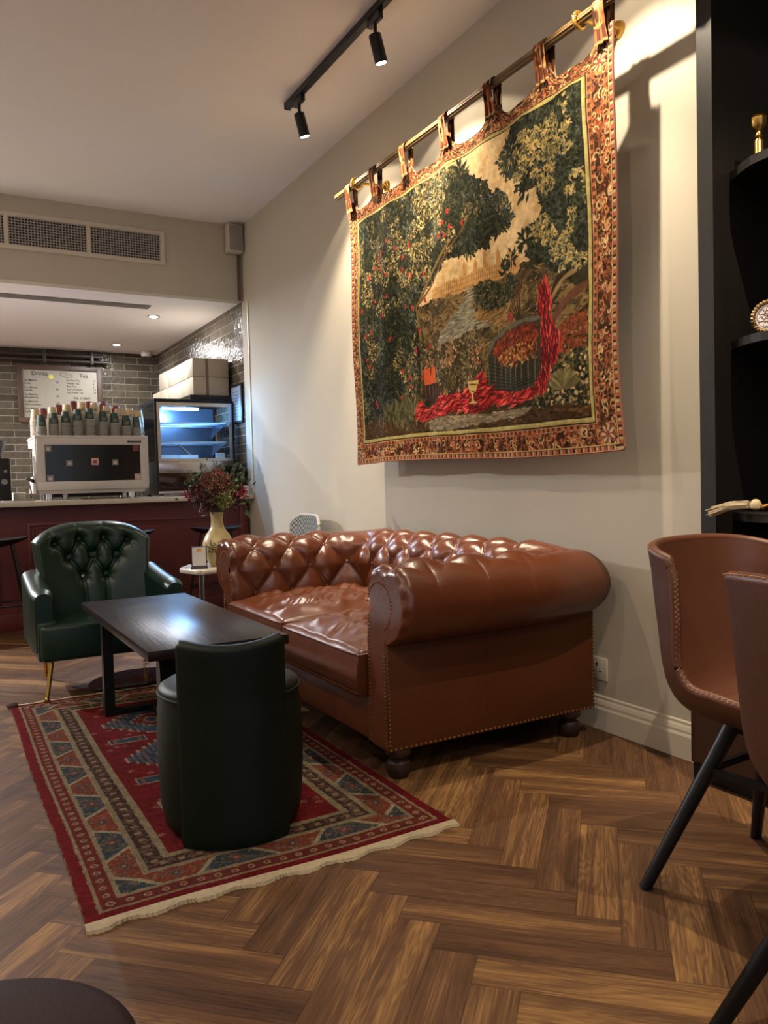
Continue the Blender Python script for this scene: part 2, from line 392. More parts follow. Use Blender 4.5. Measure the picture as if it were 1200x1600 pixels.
# ------------------------------------------------------------------ air grille on the bulkhead
vr = empty('air_grille', 'wide white air conditioning grille on the bulkhead above the bar', 'air vent', (0.7, 6.54, 2.85))
def vent():
    X1, Z0, Z1 = 1.715, 2.85, 3.122; y = 6.54
    divs = [1.125, 0.545, -0.035, -0.6]
    mb = MB(); mb.box(divs[-1]-0.03, X1, y-0.018, y, Z1-0.032, Z1, bev=0.003).box(divs[-1]-0.03, X1, y-0.018, y, Z0, Z0+0.032, bev=0.003)
    mb.box(X1-0.035, X1, y-0.018, y, Z0, Z1, bev=0.003)
    for d in divs: mb.box(d-0.015, d+0.015, y-0.018, y, Z0, Z1, bev=0.003)
    build('grille_frame', mb, M_trim, vr)
    xs = [X1-0.03]+divs
    for a, b in zip(xs[1:], xs[:-1]):
        mb = MB(); n = 26
        for i in range(n): x = a+0.02+(b-a-0.03)*i/(n-1); mb.box(x-0.003, x+0.003, y-0.012, y-0.004, Z0+0.03, Z1-0.03)
        for i in range(11): z = Z0+0.035+(Z1-Z0-0.07)*i/10; mb.box(a+0.012, b-0.002, y-0.010, y-0.002, z-0.003, z+0.003)
        g = build('grille_mesh', mb, mat('grille bars', (160, 154, 146), 0.5), vr, smooth=False)
        build('backing', MB().box(a+0.01, b-0.002, y-0.0018, y-0.0002, Z0+0.03, Z1-0.03), M_hole, g, smooth=False)
vent()

# wall speaker in the corner
sp = empty('wall_speaker', 'small grey box speaker high in the far corner by the ceiling', 'speaker', (2.30, 6.49, 3.0))
build('speaker_body', MB().box(2.222, 2.352, 6.43, 6.535, 3.005, 3.235, bev=0.008), M_trim, sp)
build('speaker_front', MB().box(2.232, 2.342, 6.424, 6.431, 3.015, 3.225, bev=0.003), mat('grey speaker cloth', (150, 142, 134), 0.8), sp)
tag(build('cable_conduit', MB().box(2.328, 2.348, 6.515, 6.54, 2.62, 3.004), mat('brown conduit', (96, 80, 64), 0.6), smooth=False), 'thin brown cable conduit running down below the corner speaker', 'conduit')

# ------------------------------------------------------------------ ceiling track and spots
tr = empty('ceiling_track', 'long black lighting track fixed along the ceiling', 'lighting track', (1.875, 2.0, 3.21))
build('rail', MB().box(1.858, 1.892, -1.4, 4.31, 3.215, 3.25, bev=0.002), M_black, tr)
build('end_cap', MB().box(1.856, 1.894, 4.31, 4.322, 3.213, 3.25, bev=0.003), M_blackpl, tr)
def spot(y, label, tilt_deg, axis_deg, power, vis=True, yaw=0.0):
    g = 'black cylinder spots clipped to the ceiling track'
    t = empty('track_spotlight', label, 'spotlight', (1.875, y, 3.215), group=g)
    build('track_adapter', MB().box(1.862, 1.888, y-0.055, y+0.055, 3.175, 3.215, bev=0.003), M_blackpl, t)
    build('stem', MB().cyl((1.875, y, 3.18), (1.875, y, 3.115), 0.009, n=12), M_black, t)
    a = math.radians(tilt_deg); d = Vector((math.sin(a)*math.cos(yaw), math.sin(a)*math.sin(yaw), -math.cos(a))); p = Vector((1.872, y, 3.125)); q = p+d*0.128
    x_, y_ = frame(d)
    R = 0.030
    mb = MB(); prof = [(0.0, 0), (R*0.93, 0), (R, 0.004), (R, 0.128), (R-0.004, 0.128), (R-0.004, 0.118)]
    n = 28; P = []
    for i in range(n):
        th = 2*PI*i/n
        for r, h in prof: P.append(p+d*h+(x_*math.cos(th)+y_*math.sin(th))*r)
    F = []; m = len(prof)
    for i in range(n):
        j = (i+1) % n
        for k in range(m-1): F.append((i*m+k, i*m+k+1, j*m+k+1, j*m+k))
    mb.add(P, F); build('lamp_housing', mb, M_black, t)
    build('lens', MB().cyl(p+d*0.116, p+d*0.1245, R-0.0042, n=24), M_lens, t)
    b = math.radians(axis_deg); dd = Vector((math.sin(b)*math.cos(yaw), math.sin(b)*math.sin(yaw), -math.cos(b)))
    for nm, e_, sz, bl, b in (('spot_beam', power, 96, 0.5, b), ('spill_beam', power*SPILL, 114, 0.10, b), ('centre_beam', power*1.5, 52, 1.0, math.radians(12))):
        dd = Vector((math.sin(b)*math.cos(yaw), math.sin(b)*math.sin(yaw), -math.cos(b)))
        l = bpy.data.lights.new(nm, 'SPOT'); l.energy = e_; l.color = SPOT_COL; l.spot_size = math.radians(sz); l.spot_blend = bl; l.shadow_soft_size = 0.012
        o = bpy.data.objects.new(nm, l); COL.objects.link(o); o.parent = t
        o.location = q+d*0.01-wloc(t); o.rotation_euler = dd.to_track_quat('-Z', 'Y').to_euler()
    return t
spot(4.15, 'black cylinder spotlight nearest the end of the ceiling track', 15, 21, SPOT_W)
spot(3.27, 'larger lit black cylinder spotlight nearer the top of the photo', 15, 21, SPOT_W)
spot(2.10, 'black cylinder spotlight on the track beyond the top edge, over the tapestry rod end', 15, 19, SPOT_W*0.68)
spot(0.90, 'black cylinder spotlight on the track beyond the top edge, over the dining chairs', 15, 20, SPOT_W)

# unseen lamps added as room fill, behind and left of the camera
def downlight(x, y, z, label, power, col, group, size=0.045, kind='POINT'):
    t = empty('recessed_downlight', label, 'downlight', (x, y, z-0.012), group=group)
    build('trim_ring', MB().lathe([(size*0.86, 0.004), (size*1.25, 0.0), (size*1.25, 0.006), (size*0.86, 0.011)], (x, y, z-0.012), 28), M_white, t)
    build('lens', MB().cyl((x, y, z-0.009), (x, y, z-0.003), size*0.85, n=24), M_led, t)
    l = bpy.data.lights.new('lamp', 'AREA'); l.shape = 'DISK'; l.size = size*1.6; l.energy = power; l.color = col
    o = bpy.data.objects.new('lamp', l); COL.objects.link(o); o.parent = t; o.location = (0, 0, -0.004)
    return t
for i, (x, y) in enumerate(((-0.6, 0.4), (-0.6, 3.0), (-2.2, 1.6), (-2.2, 4.4), (0.5, -1.6))):
    downlight(x, y, CZ, 'added round recessed fill downlight in the seating area ceiling', ROOM_FILL_W, ROOM_FILL_COL, 'added fill downlights over the seating area')
for (x, y, z) in ((-1.1, 1.0, 2.45), (-1.1, 4.6, 2.45), (-0.9, -1.2, 2.45)):  # globes added out of view to brighten the ceiling
    t = empty('fill_globe', 'opal glass fill globe added out of view, left of and behind the camera', 'added fill lamp', (x, y, z), group='added fill globes over the seating area')
    build('cord', MB().cyl((x, y, z+0.11), (x, y, CZ), 0.004, n=8), M_black, t)
    build('ceiling_cup', MB().cyl((x, y, CZ-0.03), (x, y, CZ), 0.05, n=20), M_black, t)
    build('globe', MB().sphere((x, y, z), 0.11, 24), M_fill_globe, t)
    l = bpy.data.lights.new('fill_bulb', 'POINT'); l.energy = FILL_GLOBE_W*(1 if y < 4 else 2.1); l.color = (1.0, 0.89, 0.82) if y < 4 else (0.78, 0.89, 1.0); l.shadow_soft_size = 0.11
    o = bpy.data.objects.new('fill_bulb', l); COL.objects.link(o); o.parent = t; o.visible_glossy = True
gk = 'downlights in the kitchen ceiling'
downlight(1.823, 7.41, 2.62, 'bright round downlight in the kitchen ceiling, nearer the bulkhead', KIT_W, (0.94, 0.95, 1.0), gk)
downlight(1.802, 9.0, 2.62, 'bright round downlight in the kitchen ceiling, nearer the tiled back wall', KIT_W*0.5, (0.94, 0.95, 1.0), gk)
downlight(-1.3, 7.41, 2.62, 'round kitchen fill downlight added beyond the left edge of the photo', KIT_W*8, (0.94, 0.95, 1.0), gk)  # unseen pair, added so that bounce brightens the kitchen ceiling
downlight(-1.3, 9.0, 2.62, 'round kitchen fill downlight added beyond the left edge over the back wall', KIT_W*5, (0.94, 0.95, 1.0), gk)
tag(build('smoke_detector', MB().lathe([(0.0, 0), (0.05, 0), (0.065, 0.02), (0.07, 0.06)], (2.2, 9.35, 2.56), 24), M_white), 'small round white detector on the kitchen ceiling by the back corner', 'smoke detector')

# ------------------------------------------------------------------ chesterfield sofa
def sofa():
    root = empty('chesterfield_sofa', 'cognac brown button-tufted leather sofa with rolled arms against the wall under the tapestry', 'sofa', (1.83, 3.24, 0))
    YN, YF, XB, X0 = 2.512, 3.968, 2.035, 1.335        # inner faces: near arm, far arm, back; front of the arms
    # profile across the arm: s outward from the inner face, z up; v = running length
    prof = []
    for z in np.linspace(0.28, 0.60, 26): prof.append((0.012*math.cos((z-0.28)/0.32*PI/2), z))
    cx, cz, R = 0.152, 0.622, 0.145
    for a in np.linspace(172, -100, 74): t = math.radians(a); prof.append((cx+R*math.cos(t)*1.0, cz+R*math.sin(t)*(1.0 if a > 0 else 0.95)))
    prof.append((0.155, 0.478)); 
    prof = np.array(prof); dv = np.hypot(*np.diff(prof, axis=0).T); vv = np.concatenate([[0], np.cumsum(dv)])-0.19
    nrm = np.zeros_like(prof); tg = np.gradient(prof, axis=0); tg /= np.linalg.norm(tg, axis=1)[:, None]; nrm[:, 0] = -tg[:, 1]; nrm[:, 1] = tg[:, 0]
    # path of the inner face
    rc = 0.07; pts = []
    def seg(a, b, n, end=False):
        for i in range(n+(1 if end else 0)): t = i/n; pts.append((a[0]+(b[0]-a[0])*t, a[1]+(b[1]-a[1])*t))
    def arc(c, a0, a1, n):
        for i in range(n): t = math.radians(a0+(a1-a0)*i/n); pts.append((c[0]+rc*math.cos(t), c[1]+rc*math.sin(t)))
    seg((X0+0.03, YN), (XB-rc, YN), 110); arc((XB-rc, YN+rc), -90, 0, 16)
    seg((XB, YN+rc), (XB, YF-rc), 200); arc((XB-rc, YF-rc), 0, 90, 16); seg((XB-rc, YF), (X0+0.03, YF), 110, True)
    pts = np.array(pts); du = np.hypot(*np.diff(pts, axis=0).T); uu = np.concatenate([[0], np.cumsum(du)])
    tt = np.gradient(pts, axis=0); tt /= np.linalg.norm(tt, axis=1)[:, None]; out = np.stack([tt[:, 1], -tt[:, 0]], -1)   # outward normal (away from the seat)
    Lu = uu[-1]; n_half = round(Lu/0.205); pu = Lu/n_half; pv = 0.262
    U, V = np.meshgrid(uu, vv, indexing='ij')
    a = U/pu+V/pv+0.5; b = U/pu-V/pv+0.5
    pil = (np.abs(np.sin(PI*a))*np.abs(np.sin(PI*b)))
    
    ring = 0.5+0.5*np.sin(0)
    h_t = 0.036*pil**0.45-0.024
    # below the lowest button row: vertical pleats; outer side: shallow pleats running down from the top row
    pl = np.abs(np.sin(PI*(U/pu)))**0.35
    plo = np.abs(np.sin(PI*(U/pu+0.5)))**0.25
    top_blend = 1/(1+np.exp((V-0.435)/0.014))
    H = h_t*top_blend+(1-top_blend)*(0.013*plo-0.008)*np.clip(1-(V-0.41)/0.22, 0.0, 1)
    # fine creases that radiate from the buttons
    ab = np.hypot((a-np.round(a)), (b-np.round(b))); ang = np.arctan2(b-np.round(b), a-np.round(a))
    H += 0.0022*np.sin(ang*9+U*13)*np.exp(-(ab/0.22)**2)*top_blend*np.clip(ab/0.05, 0, 1)
    wr = 0.0012*np.sin(U*63+np.sin(V*40)*2)*np.sin(V*50+U*9); H += wr*top_blend
    S = prof[None, :, 0]-0*U; Z = prof[None, :, 1]+0*U
    S = S+(-1)*(-nrm[None, :, 0])*H; Z = Z+nrm[None, :, 1]*H
    P = np.zeros((len(pts), len(prof), 3))
    sq = 1/np.maximum(np.abs(out[:, 0]), np.abs(out[:, 1]))**0.8; S = S*np.where(S > 0, sq[:, None], 1)
    P[:, :, 0] = pts[:, None, 0]+out[:, None, 0]*S; P[:, :, 1] = pts[:, None, 1]+out[:, None, 1]*S; P[:, :, 2] = Z
    P[:, :, 2] += 0.010*np.exp(-((P[:, :, 1]-3.24)/0.9)**2)*(P[:, :, 0] > 2.0)
    # rounded ends at the arm fronts
    def cap(row, d, rad=0.034, steps=9):
        rows = []; c = np.stack([np.full(len(prof), 0.0)]*3, -1)
        base = P[row]; o2 = out[row]; cen = pts[row]+o2*0.125
        cen3 = np.stack([np.full(len(prof), cen[0]), np.full(len(prof), cen[1]), np.clip(base[:, 2], 0.30, 0.60)], -1)
        for k in range(1, steps+1):
            th = PI/2*k/steps; q = base.copy(); v = cen3-base; ln = np.linalg.norm(v, axis=1)[:, None]
            q = base+v/np.maximum(ln, 1e-6)*np.minimum(rad*(1-math.cos(th)), ln*0.9); q[:, 0] += d*rad*math.sin(th)
            pleat = 0.003*np.sin(np.arange(len(prof))*0.9)*math.sin(2*th); q[:, 0] += pleat*d
            rows.append(q)
        return rows
    A = cap(0, -1); B = cap(len(pts)-1, -1)
    ringsA = A[::-1]; full = np.concatenate([np.array(ringsA), P, np.array(B)], 0)
    mb = MB(); mb.grid(full)
    # flip face order if required is handled by double sided shading; build the roll
    roll = build('rolled_back_and_arms', mb, M_brown, root, flat_angle=180)
    # front scroll panels
    for rings, yy, sgn in ((A, YN, -1), (B, YF, 1)):
        q = rings[-1]; poly = [(p[1], p[2]) for p in q]
        xf = q[:, 0].min()+0.001
        low = [(yy+sgn*0.150, 0.115), (yy+sgn*0.004, 0.115)]
        pp = poly+low; n = len(pp); xs = list(q[:, 0])+[xf, xf]
        cyy = yy+sgn*0.10
        vs = [(xs[i], pp[i][0], pp[i][1]) for i in range(n)]+[(X0+0.06, pp[i][0], pp[i][1]) for i in range(n)]
        bm = bmesh.new(); vv_ = [bm.verts.new(v) for v in vs]
        f = bm.faces.new(vv_[:n]); bmesh.ops.triangulate(bm, faces=[f])
        for i in range(n): bm.faces.new((vv_[i], vv_[(i+1) % n], vv_[n+(i+1) % n], vv_[n+i]))
        mb = MB(); mb.bm(bm); build('arm_front_panel', mb, M_brown, root, smooth=False)
        # nail heads: inside the scroll and down both sides
        path = [(yy+sgn*0.028, z) for z in np.arange(0.125, 0.585, 0.0125)]
        c0 = (yy+sgn*0.112, 0.615); r0 = 0.083; n1 = len(path)
        for t in np.arange(172, -70, -8.6): path.append((c0[0]-sgn*(-math.cos(math.radians(t)))*r0, c0[1]+r0*math.sin(math.radians(t))))
        n2 = len(path); path += [(yy+sgn*0.140, z) for z in np.arange(0.50, 0.12, -0.0125)]
        for run in (path[:n1], path[n1:n2], path[n2:]):
            mb = MB()
            for (y_, z_) in run: mb.sphere((xf-0.0015, y_, z_), 0.0047, 6, sc=(0.9, 1, 1))
            build('nail_trim', mb, M_nail, root)
    # outer body panels
    bx1 = 2.30
    yn = YN-0.152; yf = YF+0.152
    mb = MB().box(X0-0.002, bx1, yn, yn+0.12, 0.105, 0.505, bev=0.006); build('outer_side_panel', mb, M_brown2, root, label='tan side panel with a vertical seam')
    mb = MB().box(X0-0.002, bx1, yf-0.12, yf, 0.105, 0.505, bev=0.006); build('outer_side_panel', mb, M_brown2, root)
    build('outer_back_panel', MB().box(XB+0.06, bx1-0.001, yn+0.01, yf-0.01, 0.106, 0.50, bev=0.006), M_brown2, root)
    build('side_seam', MB().tube([(1.76, yn-0.0005, z) for z in np.linspace(0.11, 0.50, 12)], 0.0018, 6), M_brown2, root)
    mb = MB()
    for x in np.arange(X0+0.006, bx1, 0.0205): mb.sphere((x, yn-0.001, 0.113), 0.0052, 6, sc=(1, 0.6, 1))
    build('nail_trim', mb, M_nail, root)
    for xn in (bx1-0.008, X0+0.004):
        mb = MB()
        for z in np.arange(0.13, 0.49, 0.015): mb.sphere((xn, yn-0.001, z), 0.0045, 6, sc=(1, 0.6, 1))
        build('nail_trim', mb, M_nail, root)
    # front rail
    mb = MB(); mb.box(X0+0.012, XB, YN-0.01, YF+0.01, 0.105, 0.265, bev=0.012); build('front_rail', mb, M_brown, root)
    # two seat cushions
    def cushion(y0, y1, dz, name_label):
        nx, ny = 60, 64; x0, x1 = 1.305, 2.05; zt, zb = 0.435+dz, 0.27
        G = []
        # closed rounded slab: parametrise superellipse around section in z
        bm = bmesh.new()
        def zf(x, y, top):
            fx = (x-x0)/(x1-x0); fy = (y-y0)/(y1-y0)
            e = min(1, max(0, min(fx*3.4+0.0, (1-fx)*6)))*1.0; g = min(1, max(0, min(fy, 1-fy)*5))
            crown = 0.045*math.sin(min(1, e)*PI/2)*math.sin(g*PI/2)
            wrk = 0.011*math.sin(y*38+math.sin(x*17)*1.7)*math.exp(-((x-1.72)/0.28)**2)+0.009*math.sin((y*0.6+x)*26+math.cos(y*9)*2.0)*g*e
            wrk += 0.0055*math.sin((x*1.2-y)*55+math.sin(y*21)*2)*g*e
            return (zt+crown+wrk*g) if top else zb
        P = np.zeros((nx, ny, 3))
        for i in range(nx):
            for j in range(ny):
                x = x0+(x1-x0)*i/(nx-1); y = y0+(y1-y0)*j/(ny-1); P[i, j] = (x, y, zf(x, y, True))
        # round the rim
        rim = 0.018
        for i in range(nx):
            for j in range(ny):
                d = min((P[i, j, 0]-x0), (P[i, j, 1]-y0), (y1-P[i, j, 1]))
                if d < rim: P[i, j, 2] -= rim-math.sqrt(max(0, rim**2-(rim-d)**2))
        mb = MB().grid(P)
        b = [tuple(P[0, j]) for j in range(ny)]+[tuple(P[i, -1]) for i in range(1, nx)]+[tuple(P[-1, j]) for j in range(ny-2, -1, -1)]+[tuple(P[i, 0]) for i in range(nx-2, 0, -1)]
        n = len(b); mid = []
        for (x, y, z) in b: mid.append((x, y, z))
        rows = [b]
        ccx, ccy = (x0+x1)/2, (y0+y1)/2
        for k, (f, bul) in enumerate(((0.25, 0.010), (0.5, 0.014), (0.75, 0.010), (1, -0.004))):
            rows.append([(x+bul*(-1 if abs(x-x0) < 1e-6 else 0), y+bul*((y > y1-1e-6)*1-(y < y0+1e-6)*1)*0.4, z+(zb-z)*f) for (x, y, z) in b])
        k0 = len(mb.v)
        for r_ in rows: mb.v += r_
        for k in range(len(rows)-1):
            for i in range(n): mb.f.append((k0+k*n+i, k0+k*n+(i+1) % n, k0+(k+1)*n+(i+1) % n, k0+(k+1)*n+i)); mb.m.append(0)
        mb.f.append(tuple(k0+(len(rows)-1)*n+i for i in range(n))); mb.m.append(0)
        c = build('seat_cushion', mb, M_brown, root, flat_angle=70)
        pipe = [(x0-0.001, y, zt-0.013) for y in np.linspace(y0+0.004, y1-0.004, 20)]
        build('piping', MB().tube([(1.5, y0+0.002, zt-0.010)]+pipe+[(1.5, y1-0.002, zt-0.010)], 0.0045, 8), M_brown, c)
        pipe = [(x0-0.003, y, zb+0.012) for y in np.linspace(y0+0.004, y1-0.004, 20)]
        build('piping', MB().tube(pipe, 0.0045, 8), M_brown, c)
    cushion(YN+0.004, 3.236, 0.0, ''); cushion(3.244, YF-0.004, 0.012, '')
    # buttons
    first = None; cnt = 0
    tab = {}
    for ia in range(-6, 40):
        for ib in range(-6, 40):
            u = pu*((ia-0.5)+(ib-0.5))/2; v = pv*((ia-0.5)-(ib-0.5))/2
            if not (0.02 < u < Lu-0.02 and -0.02 <= v < 0.43): continue
            i = int(np.argmin(abs(uu-u))); j = int(np.argmin(abs(vv-v)))
            p = P[i, j]; nn = np.array([out[i, 0]*nrm[j, 0], out[i, 1]*nrm[j, 0], nrm[j, 1]])
            p = p+nn*0.003
            if first is None:
                bt = MB().sphere((0, 0, 0), 0.011, 10, sc=(1, 1, 0.55)); first = build('button', bt, M_brown, root, local=True); o = first
            else: o = first.copy(); COL.objects.link(o)
            o.location = Vector(p)-wloc(root); o.rotation_euler = Vector(nn).to_track_quat('Z', 'Y').to_euler(); cnt += 1
    # bun feet
    for (x, y) in ((1.395, 2.405), (2.20, 2.405), (1.395, 4.07), (2.20, 4.07)):
        build('bun_foot', MB().lathe([(0.030, 0), (0.040, 0.012), (0.047, 0.035), (0.043, 0.055), (0.028, 0.066), (0.030, 0.072), (0.044, 0.080), (0.048, 0.092), (0.046, 0.105)], (x, y, 0), 24), M_bun, root)
    # far-side outer skirts keep the roll closed from behind
sofa()

# ------------------------------------------------------------------ low table
def coffee_table():
    t = empty('coffee_table', 'rectangular dark walnut low table with black metal legs in front of the sofa', 'table', (0.852, 3.37, 0.01))
    x0, x1, y0, y1 = 0.598, 1.106, 2.68, 4.06
    build('tabletop', MB().box(x0, x1, y0, y1, 0.465, 0.50, bev=0.003), M_wood, t)
    def uframe(xa, xb, y, w=0.045, th=0.022):
        return MB().box(xa, xa+w, y-th, y+th, 0.035, 0.465).box(xb-w, xb, y-th, y+th, 0.035, 0.465).box(xa, xb, y-th, y+th, 0.010, 0.036).box(xa, xb, y-th, y+th, 0.447, 0.465)
    build('leg_frame', uframe(0.635, 1.07, 3.76), M_black, t, smooth=False)
    build('leg_frame', uframe(0.715, 1.00, 2.98), M_black, t, smooth=False)
    build('brace', MB().box(0.70, 1.0, 2.955, 3.005, 0.375, 0.400).box(0.70, 0.73, 2.95, 3.01, 0.20, 0.375), M_black, t, smooth=False)
    build('stretcher', MB().box(0.84, 0.87, 2.99, 3.75, 0.012, 0.034), M_black, t, smooth=False)
coffee_table()

# ------------------------------------------------------------------ green tub stool with a back slab
def tub_stool():
    c = Vector((0.775, 2.375, 0.011)); h = math.atan2(-0.27, -0.96)   # direction of the back
    t = empty('tub_chair', 'dark green round leather tub stool with a tall flat back, on the red rug', 'stool', c, -0.275)
    # local: back is toward -Y? local frame: +X right, -Y = back side
    R = 0.222
    prof = [(R*0.86, 0.0), (R*0.93, 0.02), (R*0.975, 0.08), (R, 0.18), (R*1.005, 0.28), (R*0.985, 0.37), (R*0.95, 0.405), (R*0.955, 0.412)]
    build('drum_base', MB().lathe(prof, n=56), M_greend, t, local=True, flat_angle=60)
    sp_ = [(R*0.955, 0.412), (R*0.97, 0.418), (R*0.955, 0.430), (R*0.86, 0.442), (R*0.6, 0.450), (R*0.2, 0.453), (0.001, 0.453)]
    build('seat_pad', MB().lathe(sp_, n=56), M_greend, t, local=True, flat_angle=60)
    build('welt', MB().tube([(R*0.972*math.cos(a), R*0.972*math.sin(a), 0.414) for a in np.linspace(0, 2*PI, 57)], 0.0045, 8), M_greend, t, local=True)
    # curved back slab from the floor up: outer radius follows the drum, thickness 5.5 cm
    nu, nv = 40, 44; ro = R+0.018; half = math.radians(41)
    def pt(a, z, r):
        dip = 0.014*math.cos(a/half*PI/2)
        zz = z-(dip if z > 0.5 else 0)*((z-0.5)/0.1)
        x = math.sin(a)*r*0.985; y = -math.cos(a)*r
        lean = -0.015*max(0, (z-0.42)/0.18)
        return (x, y*(0.62+0.38)-0.0+lean, zz)
    sec = []
    # section around: outer face from left to right, rounded edge, inner face back
    th = 0.052; N1 = 30
    for i in range(N1+1): a = -half+2*half*i/N1; sec.append((a, 0.0))
    for k in range(1, 6): f = k/6; sec.append((half+0.028*math.sin(f*PI), th*f))
    for i in range(N1+1): a = half-2*half*i/N1; sec.append((a, th))
    for k in range(1, 6): f = k/6; sec.append((-half-0.028*math.sin(f*PI), th*(1-f)))
    zs = list(np.linspace(0.0, 0.580, 34)); rows = []
    for z in zs:
        shrink = 0.006 if z < 0.01 else 0
        rows.append([pt(a, z, ro-d-shrink) for a, d in sec])
    for k in range(1, 7):
        f = k/6*PI/2; z = 0.580+0.022*math.sin(f); ins = th*0.48*(1-math.cos(f))
        rows.append([pt(a*(1-0.03*(1-math.cos(f))), z, ro-(d if abs(d-th/2) < 1e-9 else (d+ins if d < th/2 else d-ins))) for a, d in sec])
    mb = MB().grid(np.array(rows).transpose(1, 0, 2), closeu=True); n = len(sec); m_ = len(rows)
    ii = list(range(n)); outer = ii[:N1+1]; ea = ii[N1:N1+7]; inner = ii[N1+6:2*N1+7]; eb = ii[2*N1+6:]+[0]
    for lev in (m_-1, 0):
        for k in range(N1): mb.f.append(tuple(q_*m_+lev for q_ in (outer[k], outer[k+1], inner[N1-k-1], inner[N1-k]))); mb.m.append(0)
        mb.f.append(tuple(q_*m_+lev for q_ in ea)); mb.m.append(0); mb.f.append(tuple(q_*m_+lev for q_ in eb)); mb.m.append(0)
    build('back_slab', mb, M_greend, t, local=True, flat_angle=75)
tub_stool()

# ------------------------------------------------------------------ green tufted armchair
def armchair():
    t = empty('tufted_armchair', 'dark green button-tufted leather armchair with brass legs facing the low table', 'armchair', (0.77, 4.5, 0))
    x0, x1 = 0.41, 1.13; y0, y1 = 4.15, 4.80; xc = 0.77
    # seat box
    mb = MB().box(x0+0.01, x1-0.01, y0, y1-0.08, 0.205, 0.385, bev=0.022, seg=4)
    s_ = build('seat', mb, M_green, t, flat_angle=50)
    # arms
    for sgn in (-1, 1):
        ax0 = (x0-0.012 if sgn < 0 else x1-0.105); ax1 = (x0+0.105 if sgn < 0 else x1+0.012)
        P = []; ys = np.linspace(y0+0.055, y1-0.03, 22); 
        for k, y in enumerate(ys):
            f = (y-ys[0])/(ys[-1]-ys[0]); top = 0.555+0.055*f**1.5; flare = 0.012*(1-f)
            ring = []; cxm = (ax0+ax1)/2+sgn*flare; hw = (ax1-ax0)/2
            for i in range(26):
                a = PI*i/25; ring.append((cxm-hw*math.cos(a)*(1+0.06*math.sin(a)), y, top-hw*0.72+hw*0.72*math.sin(a)))
            ring = [(cxm-hw, y, 0.25)]+[(cxm-hw*1.0, y, 0.36)]+ring+[(cxm+hw, y, 0.36), (cxm+hw*1.0, y, 0.25)]
            e = 0.018*max(0, 1-k/2.5); ring = [(cxm+(p[0]-cxm)*(1-e/hw), y+(0 if k else 0), p[2]-e*(1 if p[2] > 0.4 else 0)) for p in ring]
            P.append(ring)
        P = np.array(P); mb = MB().grid(P, closeu=False); n = P.shape[1]
        mb.f.append(tuple(range(n))); mb.m.append(0); mb.f.append(tuple((len(ys)-1)*n+i for i in range(n))[::-1]); mb.m.append(0)
        a_ = build('armrest', mb, M_green, t, flat_angle=60)
        mb = MB().box((x0 if sgn < 0 else x1-0.09), (x0+0.09 if sgn < 0 else x1), y0+0.03, y1-0.04, 0.205, 0.40, bev=0.012); build('side_panel', mb, M_green, t)
        ym = y0+0.053; r = [tuple(p) for p in P[0][2:-2]]
        build('piping', MB().tube([(p[0], p[1]+0.004, p[2]) for p in r], 0.004, 6), M_green, a_)
    # tufted back: grid over width and height with explicit buttons
    btn = []
    for row, (z, xs) in enumerate(((0.775, (-0.215, -0.075, 0.065, 0.20)), (0.675, (-0.145, -0.003, 0.135)), (0.565, (-0.07, 0.07)))):
        for x in xs: btn.append((x, z, row))
    nx, nz = 130, 110; P = np.zeros((nx, nz, 3)); Q = np.zeros((nx, nz, 3))
    creases = [((-.215, .775), (-.145, .675)), ((-.075, .775), (-.145, .675)), ((-.075, .775), (-.003, .675)), ((.065, .775), (-.003, .675)), ((.065, .775), (.135, .675)), ((.20, .775), (.135, .675)),
               ((-.145, .675), (-.07, .565)), ((-.003, .675), (-.07, .565)), ((-.003, .675), (.07, .565)), ((.135, .675), (.07, .565)),
               ((-.07, .565), (-.06, .36)), ((.07, .565), (.07, .36)), ((-.075, .775), (-.085, .90)), ((.065, .775), (.062, .90)), ((.20, .775), (.185, .90)), ((-.215, .775), (-.25, .90))]
    XX, ZZ = np.meshgrid(np.linspace(-0.335, 0.335, nx), np.linspace(0.33, 0.87, nz), indexing='ij')
    def dseg(p, q):
        p = np.array(p); q = np.array(q); d = q-p; tt_ = np.clip(((XX-p[0])*d[0]+(ZZ-p[1])*d[1])/(d@d), 0, 1)
        return np.hypot(XX-p[0]-tt_*d[0], ZZ-p[1]-tt_*d[1])
    H = np.zeros_like(XX)+0.034
    for k, (p, q) in enumerate(creases): 
        amp = 0.016 if k < 10 else 0.009
        H -= amp*np.exp(-(dseg(p, q)/0.011)**2)+amp*0.6*np.exp(-(dseg(p, q)/0.04)**2)
    for (bx, bz, r_) in btn: 
        d = np.hypot(XX-bx, ZZ-bz); an = np.arctan2(ZZ-bz, XX-bx)
        H -= 0.022*np.exp(-(d/0.022)**2); H += 0.0013*np.sin(an*7+bx*50)*np.exp(-((d-0.03)/0.02)**2)
    H = np.maximum(H, -0.012)
    # outline: arched top, slightly flared upward
    f = (ZZ-0.33)/0.54
    topz = 0.865-0.10*np.abs(XX/0.335)**3.2
    Zr = 0.33+f*(topz-0.33)
    half = 0.292+0.028*np.clip((Zr-0.5)/0.3, -0.3, 1)
    Xr = XX/0.335*half
    edge = np.clip(np.minimum((1-np.abs(XX/0.335))/0.10, (1-f)/0.10), 0, 1)
    rnd = np.sqrt(1-(1-edge)**2)
    Yf = (y1-0.145)-H*rnd+0.075*(Zr-0.33)/0.5+0.055*(1-rnd)+(-0.05)*np.abs(XX/0.335)**2*0.8
    P[..., 0] = xc+Xr; P[..., 1] = Yf; P[..., 2] = Zr
    Q[..., 0] = xc+Xr*0.99; Q[..., 1] = np.maximum(Yf+0.01, y1-0.03+0.06*(Zr-0.33)/0.5); Q[..., 2] = Zr-0.004*f
